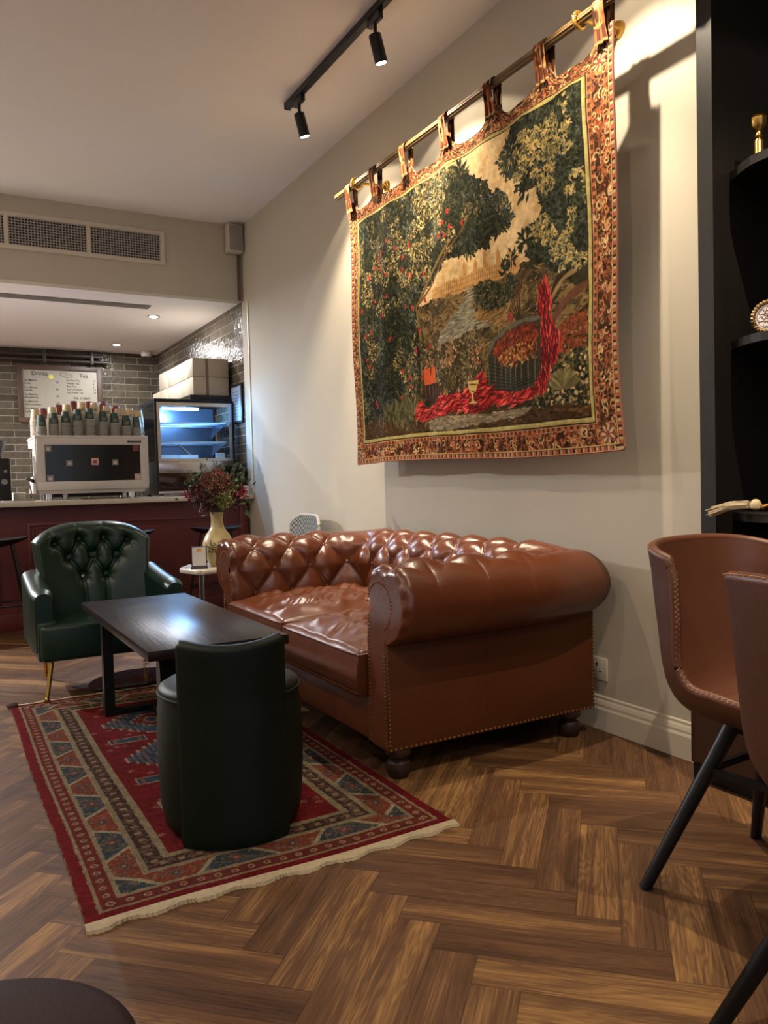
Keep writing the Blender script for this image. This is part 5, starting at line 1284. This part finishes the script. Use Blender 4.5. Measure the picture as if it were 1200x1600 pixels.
    for (u, z0, z1, lean) in ((0.0, 1.10, 1.19, 0.0), (-0.05, 1.12, 1.185, -0.03), (0.10, 1.10, 1.175, 0.03), (-0.12, 1.06, 1.14, -0.04), (0.14, 1.06, 1.15, 0.04), (0.16, 0.97, 0.93, 0.05)):
        n_ = 9; pts = [at(u+lean*i/n_, z0+(z1-z0)*i/n_, 0.01) for i in range(n_+1)]; mbs.tube([base]+pts, 0.0014, 4)
        for i, p in enumerate(pts[1:]):
            for s_ in (-1, 1): petal(mb, p, R_*s_*0.8+Vector((0, 0, 0.6)), 0.022, 0.007)
    for i in range(3): petal(mb, at(0.185+0.006*i, 0.90-0.005*i, 0.02), Vector((0.1, 0, -1)), 0.05, 0.030, 0.1)
    mbs.tube([base, at(0.10, 0.97, 0.02), at(0.16, 0.945, 0.02), at(0.19, 0.905, 0.02)], 0.0016, 5)
    build('foliage', mb, M_leaf, b, smooth=False); build('stems', mbs, M_stem, b)
vase()

def card_stand():
    t = empty('card_stand', 'small upright clear stand with a printed white card on the side table', 'sign', (1.375, 4.72, 0.5502))
    c = Vector((1.378, 4.715, 0.5502)); n = Vector((-0.28, -0.96, 0)).normalized(); x = Vector((n.y*-1, n.x, 0)); x = Vector((-n.y, n.x, 0)); zz = Vector((0, 0, 1))
    if x.x < 0: x = -x
    build('stand_base', MB().obox(c+zz*0.006, x, n, zz, 0.052, 0.022, 0.006), mat('grey acrylic', (66, 68, 72), 0.3), t, smooth=False)
    build('frame', MB().obox(c+zz*0.072, x, n, zz, 0.046, 0.005, 0.062), mat('dark acrylic frame', (58, 52, 46), 0.3), t, smooth=False)
    cd = build('card', MB().obox(c+zz*0.073+n*0.0058, x, n, zz, 0.040, 0.0006, 0.056), mat('white card', (206, 202, 196), 0.6), t, smooth=False)
    build('orange_emblem', MB().obox(c+zz*0.113+n*0.0068, x, n, zz, 0.014, 0.0004, 0.010), mat('orange print', (206, 150, 70), 0.6), cd, smooth=False)
card_stand()

# ------------------------------------------------------------------ woven chair behind the sofa
def woven_chair():
    t = empty('woven_chair', 'grey and white woven chair standing behind the brown sofa against the wall', 'chair', (2.04, 5.04, 0))
    x0, x1, yb = 1.90, 2.20, 4.62
    M_w = bpy.data.materials.new('houndstooth weave'); M_w.use_nodes = True; N = NT(M_w); b = N.n['Principled BSDF']
    tc = N.add('ShaderNodeTexCoord'); ck = N.add('ShaderNodeTexChecker'); ck.inputs['Scale'].default_value = 62; ck.inputs[1].default_value = (*lin((150, 150, 142)), 1); ck.inputs[2].default_value = (*lin((52, 58, 62)), 1)
    N.link(tc, 'Object', ck, 0); N.link(ck, 0, b, 'Base Color'); b.inputs['Roughness'].default_value = 0.6
    P = np.zeros((30, 26, 3))
    for i in range(30):
        for j in range(26):
            u = i/29*2-1; v = j/25; w_ = 0.245*(1-0.12*max(0, v-0.6)**1.5); hz = 0.45+0.375*v-0.06*max(0, abs(u)-0.5)**2*4*v
            P[i, j] = (2.235+0.03*v-0.05*(u*u), 5.045+u*w_, hz)
    Q = P.copy(); Q[..., 0] += 0.018
    mb = MB().grid(P).grid(Q); n0 = 30*26
    ring = [(i, 25) for i in range(30)]
    for a, c_ in zip(ring[:-1], ring[1:]): mb.f.append((a[0]*26+25, c_[0]*26+25, n0+c_[0]*26+25, n0+a[0]*26+25)); mb.m.append(0)
    build('woven_back', mb, M_w, t)
    o9 = np.array((.009, 0, 0))
    rim = [tuple(P[0, j]+o9) for j in range(26)]+[tuple(P[i, 25]+o9) for i in range(1, 30)]+[tuple(P[29, j]+o9) for j in range(24, -1, -1)]
    build('cane_rim', MB().tube(rim, 0.011, 8), mat('pale cane', (166, 160, 146), 0.5), t)
    build('woven_seat', MB().box(1.80, 2.24, 4.81, 5.28, 0.43, 0.46, bev=0.01), M_w, t)
    for (x, y) in ((1.83, 4.84), (1.83, 5.25), (2.21, 4.84), (2.21, 5.25)): build('leg', MB().cyl((x, y, 0), (x, y, 0.44), 0.013, n=12), M_black, t)
woven_chair()

# ------------------------------------------------------------------ the bar
def bar():
    t = empty('bar_counter', 'dark red panelled bar counter with a white stone top', 'counter', (0, 6.75, 0))
    build('counter_body', MB().box(-3.0, 2.345, 6.52, 7.10, 0.0, 0.93), M_red, t, smooth=False)
    build('worktop', MB().box(-3.0, 2.385-0.02, 6.395, 7.16, 0.93, 0.968, bev=0.004), M_marble, t)
    for (a, b) in ((0.60, 2.15), (-1.15, 0.40), (-2.9, -1.35)):
        mb = MB()
        for (i, w_, d) in ((0, 0.022, 0.014), (0.034, 0.010, 0.008)):
            xa, xb, za, zb = a+i, b-i, 0.20+i, 0.80-i
            mb.box(xa, xb, 6.52-d, 6.52, zb-w_, zb, bev=0.003).box(xa, xb, 6.52-d, 6.52, za, za+w_, bev=0.003).box(xa, xa+w_, 6.52-d, 6.52, za, zb, bev=0.003).box(xb-w_, xb, 6.52-d, 6.52, za, zb, bev=0.003)
        build('panel_moulding', mb, M_red, t)
    build('corner_stile', MB().box(2.27, 2.345, 6.505, 6.52, 0.12, 0.93, bev=0.003), M_red, t)
    build('skirting', MB().box(-3.0, 2.345, 6.498, 6.52, 0.0, 0.13, bev=0.004), M_red, t)
bar()

def bar_stool(x, y, rz, label):
    t = empty('bar_stool', label, 'bar stool', (x, y, 0), rz, 'black bar stools along the counter')
    P = []; 
    ws = 0.21
    mb = MB(); nx, ny = 26, 18
    for top in (1, 0):
        G = np.zeros((nx, ny, 3))
        for i in range(nx):
            for j in range(ny):
                u = i/(nx-1)*2-1; v = j/(ny-1)*2-1; e = (1-abs(u)**2.6)**(1/2.6) if abs(u) < 1 else 0
                r = math.hypot(u, v*e); rim = max(0, 1-r)**0.5 if r < 1 else 0
                z = 0.715+0.016*abs(u)**2+(0 if top else -0.060*rim); G[i, j] = (u*ws, v*e*0.155, z)
        mb.grid(G)
    build('seat', mb, M_blackpl, t, local=True, flat_angle=60)
    lg = []
    for sx in (-1, 1):
        for sy in (-1, 1): build('leg', MB().cyl((sx*0.205, sy*0.185, 0), (sx*0.10, sy*0.07, 0.675), 0.009, 0.010, n=10), M_black, t, local=True)
    f = 0.26; a, b_ = 0.205-0.105*f/0.675, 0.185-0.115*f/0.675
    build('footrest', MB().tube([(-a, -b_, f), (a, -b_, f), (a, b_, f), (-a, b_, f), (-a, -b_, f)], 0.007, 8), M_black, t, local=True)
bar_stool(0.36, 6.10, 0.0, 'black low-seated bar stool at the far left edge of the photo')
bar_stool(1.24, 6.10, 0.0, 'black bar stool mostly hidden behind the green tufted armchair')
bar_stool(1.92, 6.08, 0.05, 'black bar stool behind the yellow vase')

# ------------------------------------------------------------------ espresso machine
def espresso():
    t = empty('espresso_machine', 'white two-tone espresso machine with a black back panel on the counter', 'coffee machine', (1.11, 6.85, 0.968))
    x0, x1, y0, y1, z0, z1 = 0.695, 1.535, 6.60, 7.10, 1.045, 1.455
    fx0, fx1, fz0, fz1 = x0+0.060, x1-0.060, z0+0.068, z1-0.058
    # back frame with a real window opening
    mb = MB(); mb.box(x0, x1, y0, y0+0.03, fz1, z1, bev=0.006).box(x0, x1, y0, y0+0.03, z0, fz0, bev=0.006).box(x0, fx0, y0, y0+0.03, z0, z1, bev=0.006).box(fx1, x1, y0, y0+0.03, z0, z1, bev=0.006)
    build('back_frame', mb, M_white, t)
    build('black_panel', MB().box(fx0-0.005, fx1+0.005, y0+0.010, y0+0.02, fz0-0.005, fz1+0.005), mat('black acrylic', (24, 26, 28), 0.12), t, smooth=False)
    build('machine_body', MB().box(x0+0.02, x1-0.02, y0+0.03, y1, z0+0.01, z1-0.005, bev=0.01), M_white, t)
    # side wings that flare toward the barista
    for x, sg in ((x0, -1), (x1, 1)):
        pr = [(y0+0.01, z1), (y0+0.01, z0+0.03), (y0+0.08, z0-0.02), (y1+0.05, z0-0.02), (y1+0.05, z0+0.10), (y0+0.20, z0+0.12), (y0+0.20, z1-0.08), (y1+0.02, z1-0.06), (y1+0.02, z1)]
        build('side_wing', MB().prism(pr, 'x', x-0.006 if sg < 0 else x-0.018, x+0.018 if sg < 0 else x+0.006), M_white, t, smooth=False)
    build('cup_tray', MB().box(x0-0.01, x1+0.004, y0-0.004, y1+0.07, z1-0.004, z1+0.016, bev=0.004), M_white, t)
    build('cup_rail', MB().tube([(x0+0.01, y0+0.02, z1+0.04), (x0+0.01, y1+0.03, z1+0.04), (x1-0.01, y1+0.03, z1+0.04), (x1-0.01, y0+0.02, z1+0.04)], 0.004, 8), M_chrome, t)
    build('lower_lip', MB().prism([(y0+0.004, z0+0.03), (y0+0.02, z0-0.028), (y1-0.05, z0-0.028), (y1-0.05, z0+0.03)], 'x', x0+0.015, x1-0.03), M_white, t, smooth=False)
    b = build('badge', MB().box(1.375, 1.485, y0-0.003, y0, z1-0.040, z1-0.024), M_blackpl, t, smooth=False)
    mb = MB()
    for k in range(11): mb.box(1.386+k*0.008, 1.391+k*0.008, y0-0.0036, y0-0.003, z1-0.035, z1-0.029)
    build('badge_lettering', mb, M_steel, b, smooth=False)
    M_st = (mat('pink sticker', (196, 150, 140), 0.6), mat('cream sticker', (186, 178, 166), 0.6), mat('red sticker', (120, 44, 44), 0.6), mat('sticker grey', (122, 112, 108), 0.6))
    w, h = fx1-fx0, fz1-fz0
    for (u, v, s_, m0, m1) in ((0.035, 0.90, 0.024, 3, 1), (0.955, 0.91, 0.024, 2, 2), (0.045, 0.09, 0.024, 3, 1), (0.965, 0.09, 0.024, 0, 1), (0.245, 0.50, 0.023, 3, 1), (0.510, 0.535, 0.027, 0, 0), (0.725, 0.51, 0.023, 3, 1)):
        cx, cz = fx0+u*w, fz0+v*h
        s1 = build('sticker', MB().box(cx-s_, cx+s_, y0+0.0085, y0+0.0099, cz-s_, cz+s_), M_st[m0], t, smooth=False)
        build('sticker_print', MB().box(cx-s_*0.5, cx+s_*0.5, y0+0.0078, y0+0.0085, cz-s_*0.55, cz+s_*0.35), M_st[m1] if m0 != m1 else M_st[2], s1, smooth=False)
    for x in (0.80, 1.43):
        for y in (6.66, 7.0): build('foot', MB().cyl((x-0.022, y, 0.9685), (x-0.022, y, 1.02), 0.030, n=20), M_chrome, t)
    build('drip_base', MB().box(x0+0.10, x1-0.10, 6.72, 7.12, 0.990, 1.02), M_black, t, smooth=False)
    for x in (0.90, 1.36): build('group_spout', MB().cyl((x, 6.70, 0.975), (x, 6.70, 1.02), 0.028, n=18), M_steel, t)
    w_ = build('steam_wand', MB().tube([(0.655, 6.78, 1.13), (0.645, 6.74, 1.12), (0.655, 6.70, 1.05), (0.660, 6.69, 0.985)], 0.006, 8), M_chrome, t)
    build('wand_knob', MB().cyl((0.64, 6.80, 1.145), (0.67, 6.66, 1.12), 0.013, n=14), M_blackpl, w_)
espresso()

# stacked paper cups on top of the machine: every cup is its own object
def cups():
    tz = 1.4715; H = 0.095; pitch = 0.0125
    def cup_mesh(name, m_body, m_rim, m_print=None, r0=0.028, r1=0.039):
        mb = MB(); mb.lathe([(r1-0.003, 0.006), (r1, 0.001), (r1+0.002, 0.003), (r1+0.002, 0.007), (r1-0.001, 0.009)], n=22, mi=1); mb.lathe([(r1-0.001, 0.008), (r0, H), (r0-0.002, H), (r0-0.003, H-0.005), (0.001, H-0.005)], n=22, mi=0)
        if m_print:
            for k in range(5): a = -PI/2+(k-2)*0.14; r = r1+(r0-r1)*0.42+0.001; mb.obox((r*math.cos(a), r*math.sin(a), H*(0.40+0.05*(k % 2))), (-math.sin(a), math.cos(a), 0), (math.cos(a), math.sin(a), 0), (0, 0, 1), 0.0022, 0.0005, 0.004, 2)
        me = build(name, mb, [m_body, m_rim]+([m_print] if m_print else []), local=True); return me
    mg = mat('dark green paper', (38, 62, 56), 0.5); mr = mat('pale cup rim', (150, 146, 134), 0.5); mc = mat('kraft cream paper', (196, 172, 132), 0.55); mw = mat('white rim', (206, 196, 178), 0.5); mm = mat('maroon paper', (98, 34, 34), 0.5); mp = mat('cup print', (120, 110, 84), 0.6)
    protos = {}
    rows = [
        ('green', mg, mr, mp, 6.66, [(0.745, 7), (0.835, 9), (0.922, 10), (1.012, 12), (1.103, 13), (1.205, 11), (1.293, 10), (1.385, 8), (1.468, 7)]),
        ('cream', mc, mw, mp, 6.79, [(0.722, 12), (0.845, 14), (0.955, 16), (1.068, 18), (1.165, 18), (1.262, 16), (1.357, 14), (1.438, 14), (1.51, 13)]),
        ('maroon', mm, mw, None, 6.92, [(0.79, 14), (0.905, 17), (1.020, 20), (1.14, 20), (1.255, 20), (1.36, 17)]),
    ]
    names = {'green': 'front row', 'cream': 'middle row', 'maroon': 'back row'}
    ords = ['first', 'second', 'third', 'fourth', 'fifth', 'sixth', 'seventh', 'eighth', 'ninth']
    for kind, mb_, mr_, mp_, y, lst in rows:
        proto = None
        for si, (x, n) in enumerate(lst):
            for k in range(n):
                if proto is None:
                    r0, r1 = (0.028, 0.0375) if kind == 'green' else (0.031, 0.043)
                    proto = cup_mesh('paper_cup', mb_, mr_, mp_, r0, r1); c = proto
                    
                else: c = proto.copy(); COL.objects.link(c)
                c.location = (x, y, tz+k*pitch*(0.82 if kind == 'green' else 0.86)+0.0)
                top = (k == n-1)
                rim = {'green': 'pale rimmed green', 'cream': 'white rimmed cream', 'maroon': 'white rimmed maroon'}[kind]
                if top: c['label'] = f'topmost {kind} paper cup of the {ords[si]} {names[kind]} stack on the espresso machine'
                else: c['label'] = f'{rim} paper cup below the topmost in the {ords[si]} {names[kind]} stack'
                c['category'] = 'paper cup'; c['group'] = f'{kind} paper cups in the {ords[si]} stack of the {names[kind]}'
cups()

# ------------------------------------------------------------------ cake display case
def display():
    t = empty('display_case', 'glass cake display case with black frame and blue white light on the counter', 'display case', (2.0, 7.1, 0.968))
    x0, x1, y0, y1, z0, zm, z1 = 1.650, 2.345, 6.80, 7.36, 0.985, 1.27, 1.785
    fr = MB()
    for (x, y) in ((x0, y0), (x1-0.018, y0), (x0, y1-0.018), (x1-0.018, y1-0.018)): fr.box(x, x+0.018, y, y+0.018, z0, z1)
    for z in (z1-0.014,): fr.box(x0, x1, y0, y0+0.018, z, z1).box(x0, x1, y1-0.018, y1, z, z1).box(x0, x0+0.018, y0, y1, z, z1).box(x1-0.018, x1, y0, y1, z, z1)
    fr.box(x0, x0+0.018, y0, y1, zm-0.02, zm)
    build('frame', fr, M_black, t, smooth=False)
    build('top_cover', MB().box(x0+0.002, x1-0.002, y0+0.02, y1, z1, z1+0.02, bev=0.004), M_black, t)
    fw_ = build('front_glass', MB().box(x0+0.02, x1-0.02, y0+0.004, y0+0.009, zm+0.01, z1-0.015), M_glass, t, smooth=False)
    build('window_border', MB().box(x0+0.018, x0+0.045, y0+0.002, y0+0.004, zm+0.01, z1-0.014).box(x1-0.045, x1-0.018, y0+0.002, y0+0.004, zm+0.01, z1-0.014).box(x0+0.018, x1-0.018, y0+0.002, y0+0.004, z1-0.045, z1-0.014).box(x0+0.018, x1-0.018, y0+0.002, y0+0.004, zm-0.005, zm+0.02), M_steel, fw_, smooth=False)
    build('side_glass', MB().box(x0+0.004, x0+0.009, y0+0.02, y1-0.02, zm, z1-0.015), M_glass, t, smooth=False)
    build('base_cabinet', MB().box(x0+0.004, x1-0.004, y0+0.014, y1-0.004, z0, zm-0.001), M_black, t, smooth=False)
    build('steel_band', MB().box(x0+0.018, x1-0.018, y0-0.002, y0+0.013, 1.165, zm-0.006, bev=0.003), M_steel, t)
    v = build('lower_panel', MB().box(x0+0.018, x1-0.018, y0+0.001, y0+0.013, z0+0.03, 1.158, bev=0.002), mat('dark bronze mirror', (70, 52, 44), 0.12, 0.9), t)
    mb = MB()
    for k in range(24): mb.box(1.80+k*0.016, 1.808+k*0.016, y0-0.001, y0+0.001, 1.035, 1.10)
    build('vent_slots', mb, M_hole, v, smooth=False)
    build('bottom_rail', MB().box(x0+0.01, x1-0.01, y0-0.004, y0+0.02, z0, z0+0.028, bev=0.004), M_steel, t)
    for x in (x0+0.05, x1-0.05):
        for y in (y0+0.05, y1-0.05): build('foot', MB().cyl((x, y, 0.9682), (x, y, z0), 0.016, n=12), M_black, t)
    build('interior_back', MB().box(x0+0.02, x1-0.02, y1-0.03, y1-0.022, zm, z1-0.016), mat('interior steel', (84, 94, 108), 0.25, 0.6), t, smooth=False)
    build('interior_floor', MB().box(x0+0.02, x1-0.02, y0+0.02, y1-0.03, zm, zm+0.012), M_white, t, smooth=False)
    led = build('light_tube', MB().cyl((x0+0.10, y0+0.14, z1-0.055), (x0+0.42, y0+0.14, z1-0.055), 0.011, n=14), M_ledb, t)
    l = bpy.data.lights.new('case_light', 'POINT'); l.energy = CASE_W; l.color = (0.26, 0.54, 1.0); l.shadow_soft_size = 0.05
    o = bpy.data.objects.new('case_light', l); COL.objects.link(o); o.parent = t; o.location = Vector((x0+0.26, y0+0.14, z1-0.085))-wloc(t)
    M_rack = mat('wire shelf', (190, 205, 220), 0.2, 0.8)
    for z in (1.435, 1.60):
        mb = MB()
        for k in range(40): x = x0+0.03+(x1-x0-0.08)*k/39; mb.box(x-0.0022, x+0.0022, y0+0.05, y1-0.05, z, z+0.004)
        for y in (y0+0.05, (y0+y1)/2, y1-0.05): mb.box(x0+0.025, x1-0.045, y-0.004, y+0.004, z-0.006, z)
        sh = build('wire_shelf', mb, M_rack, t, smooth=False)
        build('shelf_bracket', MB().prism([(y0+0.10, z-0.006), (y1-0.04, z-0.006), (y1-0.04, z-0.11), (y1-0.10, z-0.09), (y0+0.2, z-0.03)], 'x', x1-0.046, x1-0.040).prism([(y0+0.10, z-0.006), (y1-0.04, z-0.006), (y1-0.04, z-0.11), (y1-0.10, z-0.09), (y0+0.2, z-0.03)], 'x', x0+0.024, x0+0.030), M_rack, sh, smooth=False)
    return x0, x1, y0, y1, zm
dx0, dx1, dy0, dy1, dzm = display()
M_tray = mat('white tray card', (196, 214, 224), 0.5)
for (a, b, lab) in ((1.71, 1.86, 'left white tray on the floor of the glass cake case'), (1.88, 2.04, 'right white tray on the floor of the glass cake case')):
    mb = MB().box(a, b, 6.90, 7.10, dzm+0.0125, dzm+0.02).box(a, b, 6.90, 6.905, dzm+0.0125, dzm+0.055).box(a, b, 7.095, 7.10, dzm+0.0125, dzm+0.055).box(a, a+0.005, 6.90, 7.10, dzm+0.0125, dzm+0.055).box(b-0.005, b, 6.90, 7.10, dzm+0.0125, dzm+0.055)
    tag(build('cake_tray', mb, M_tray, smooth=False), lab, 'tray', 'trays in the cake case')
tag(build('price_card', MB().box(2.19, 2.27, 6.86, 6.875, dzm+0.0125, dzm+0.07), M_tray, smooth=False), 'small white card with a round grey mark inside the cake case', 'card')
tag(build('cake_server', MB().obox((2.02, 7.16, 1.355), (0.75, 0, -0.66), (0, 1, 0), (0.66, 0, 0.75), 0.11, 0.03, 0.004), M_steel, smooth=False), 'slanted steel plate leaning inside the glass cake case', 'cake server')
mn = 'cream takeaway boxes on the shelf over the display case'
tag(build('box_shelf', MB().box(1.98, WX-0.001, 6.86, 8.45, 1.812, 1.848), M_black, smooth=False), 'black wall shelf carrying the cream takeaway boxes above the display case', 'shelf')
M_box = mat('cream cardboard', (176, 164, 142), 0.7, var=0.05, vscale=6); M_tape = mat('brown box tape', (120, 92, 74), 0.6)
ordn = ['nearest', 'second', 'third', 'fourth', 'fifth']
for i in range(5):
    for lvl in range(2):
        if i == 4 and lvl == 1: continue
        y = 6.90+i*0.30; zb = 1.8485+lvl*0.166
        b = empty('takeaway_box', f'{ordn[i]} cream takeaway box of the {"upper" if lvl else "lower"} layer above the display case', 'box', (2.17, y+0.14, zb), 0, mn)
        x0_ = 2.02+0.004*((i*7+lvl*3) % 3)
        build('carton', MB().box(x0_, 2.345, y, y+0.285, zb, zb+0.163, bev=0.003), M_box, b)
        build('tape_band', MB().box(2.135, 2.160, y-0.0015, y+0.2865, zb-0.0-0.0+0.0005, zb+0.1645), M_tape, b, smooth=False)

# things on the wall and counter right of the case
fr_ = empty('framed_notice', 'narrow black framed notice on the tiled wall right of the display case', 'picture frame', (WX-0.01, 6.72, 1.59))
build('frame', MB().box(WX-0.018, WX-0.001, 6.60, 6.88, 1.59, 1.935, bev=0.003), M_black, fr_)
build('notice_sheet', MB().box(WX-0.0195, WX-0.018, 6.622, 6.858, 1.612, 1.913), mat('pale blue sheet', (150, 172, 196), 0.4), fr_, smooth=False)
mb = MB()
for k in range(9): mb.box(WX-0.0203, WX-0.0195, 6.66+0.01*(k % 3), 6.83-0.012*(k % 2), 1.65+k*0.027, 1.655+k*0.027)
build('printed_lines', mb, mat('blue grey print', (84, 100, 124), 0.6), fr_, smooth=False)
tb = build('leaning_board', MB().obox((2.335, 6.62, 1.105), (0, 1, 0), (0.985, 0, 0.17), (-0.17, 0, 0.985), 0.09, 0.006, 0.135), M_blackpl, smooth=False)
tag(tb, 'thin black board leaning on the wall at the right end of the counter', 'board')
tag(build('white_cup', MB().lathe([(0.022, 0), (0.026, 0.004), (0.030, 0.075), (0.028, 0.075), (0.024, 0.01), (0.001, 0.008)], (2.325, 6.46, 0.9682), 24), M_white), 'small plain white cup at the right end of the counter', 'cup')

# left of the machine
g = empty('coffee_grinder', 'black coffee grinder cut off by the left edge of the photo', 'coffee grinder', (0.42, 6.80, 0.968))
build('grinder_body', MB().box(0.30, 0.52, 6.68, 6.92, 0.969, 1.30, bev=0.015), M_blackpl, g)
build('hopper', MB().lathe([(0.05, 0), (0.055, 0.01), (0.085, 0.10), (0.088, 0.14), (0.001, 0.145)], (0.41, 6.80, 1.30), 24), M_blackpl, g)
build('dial', MB().cyl((0.47, 6.678, 1.12), (0.47, 6.668, 1.12), 0.022, n=20), M_grey, g)
build('dial', MB().cyl((0.48, 6.678, 1.20), (0.48, 6.668, 1.20), 0.012, n=16), M_grey, g)
tag(build('napkin_box', MB().box(0.545, 0.635, 6.90, 7.05, 0.9685, 1.035, bev=0.006), M_trim), 'low pale box on the counter between the grinder and the espresso machine', 'box')
tag(build('tamper_mat', MB().box(1.00, 1.32, 6.48, 6.585, 0.9685, 0.975, bev=0.002), M_blackpl), 'flat black mat on the counter in front of the espresso machine', 'mat')
tag(build('drip_tray', MB().box(0.40, 0.66, 6.47, 6.60, 0.9685, 0.978, bev=0.003), M_steel), 'flat steel tray on the counter in front of the grinder', 'tray')
tag(build('steel_tray', MB().box(1.54, 1.64, 6.50, 6.62, 0.9685, 0.976, bev=0.002), M_steel), 'small flat steel tray on the counter before the display case', 'tray')

# ------------------------------------------------------------------ menu board and pipes on the back wall
def menu():
    t = empty('menu_board', 'brown framed white drinks and tea menu board on the tiled back wall', 'menu board', (1.27, KY-0.03, 1.80))
    x0, x1, z0, z1, y = 0.845, 1.735, 1.80, 2.44, KY-0.002
    f = 0.055; M_f = mat('brown oak frame', (70, 47, 32), 0.5, var=0.2, vscale=8)
    build('frame', MB().box(x0, x1, y-0.03, y, z1-f, z1, bev=0.004).box(x0, x1, y-0.03, y, z0, z0+f, bev=0.004).box(x0, x0+f, y-0.03, y, z0, z1, bev=0.004).box(x1-f, x1, y-0.03, y, z0, z1, bev=0.004), M_f, t)
    p = build('board', MB().box(x0+f-0.004, x1-f+0.004, y-0.014, y-0.006, z0+f-0.004, z1-f+0.004), mat('menu paper', (150, 143, 126), 0.4), t, smooth=False)
    yy = y-0.0146
    def at(x, z): return lambda v: (x+v.x, yy-v.z, z+v.y)
    mb = MB(); add_text(mb, 'Drinks', 0.062, at(0.99, 2.325)); add_text(mb, 'Tea', 0.062, at(1.49, 2.315)); add_text(mb, 'Ice cream', 0.046, at(1.42, 2.07))
    for k, (a, b_, n_) in enumerate((('Ice Matcha', 'Latte', '22'), ('Ice Matcha', 'Vanilla', '24'), ('Ice Matcha', 'Strawberry', '23'), ('Ice Matcha', 'with coconut', '24'), ('Hot Matcha', 'Latte', '22'))):
        z = 2.258-k*0.078; add_text(mb, a, 0.030, at(0.915, z)); add_text(mb, b_, 0.030, at(0.915, z-0.032)); add_text(mb, n_, 0.032, at(1.235, z-0.016))
    for k, (a, n_) in enumerate((('Ice Kiss Tea', '15'), ('Honey Tea', '6'), ('Red Tea', '6'), ('Ice Tea Peach', '18'), ('Ice Green Tea', '18'))):
        z = 2.270-k*0.034; add_text(mb, a, 0.029, at(1.355, z)); add_text(mb, n_, 0.029, at(1.635, z))
    build('menu_text', mb, mat('brown ink', (66, 54, 46), 0.7), p, smooth=False)
    mb = MB()
    for cx, cz, s_ in ((1.32, 2.345, 1), (1.375, 2.330, -1)):
        mb.tube([(cx+0.035*math.cos(a)*s_, yy-0.001, cz+0.020*math.sin(a)+0.004*math.sin(3*a)) for a in np.linspace(0, 5.8, 30)], 0.0018, 5)
    mb.tube([(1.285, yy-0.001, 2.352), (1.30, yy-0.001, 2.330), (1.34, yy-0.001, 2.308), (1.40, yy-0.001, 2.312), (1.42, yy-0.001, 2.335)], 0.0018, 5)
    build('leaf_drawing', mb, mat('grey ink', (112, 104, 92), 0.7), p)
    build('yellow_note', MB().obox((1.19, yy-0.003, 2.31), (0.9, 0, 0.3), (0, 1, 0), (-0.3, 0, 0.9), 0.026, 0.001, 0.024), mat('yellow note', (212, 204, 96), 0.6), p, smooth=False)
menu()
pp = empty('pipe_rail', 'dark brown double pipe rail high on the tiled back wall above the menu board', 'pipe', (0.4, KY-0.08, 2.5))
M_pipe = mat('dark brown pipe paint', (46, 35, 30), 0.45)
build('pipe', MB().cyl((-3.0, KY-0.09, 2.545), (1.73, KY-0.09, 2.545), 0.024, n=14), M_pipe, pp)
build('pipe', MB().cyl((-3.0, KY-0.09, 2.485), (1.78, KY-0.09, 2.485), 0.020, n=14), M_pipe, pp)
for x in (0.35, 1.12, 1.62): build('clamp', MB().box(x-0.018, x+0.018, KY-0.115, KY-0.001, 2.455, 2.60, bev=0.004), M_pipe, pp)
build('pipe_end', MB().cyl((1.78, KY-0.09, 2.485), (1.80, KY-0.09, 2.485), 0.026, n=14), M_chrome, pp)
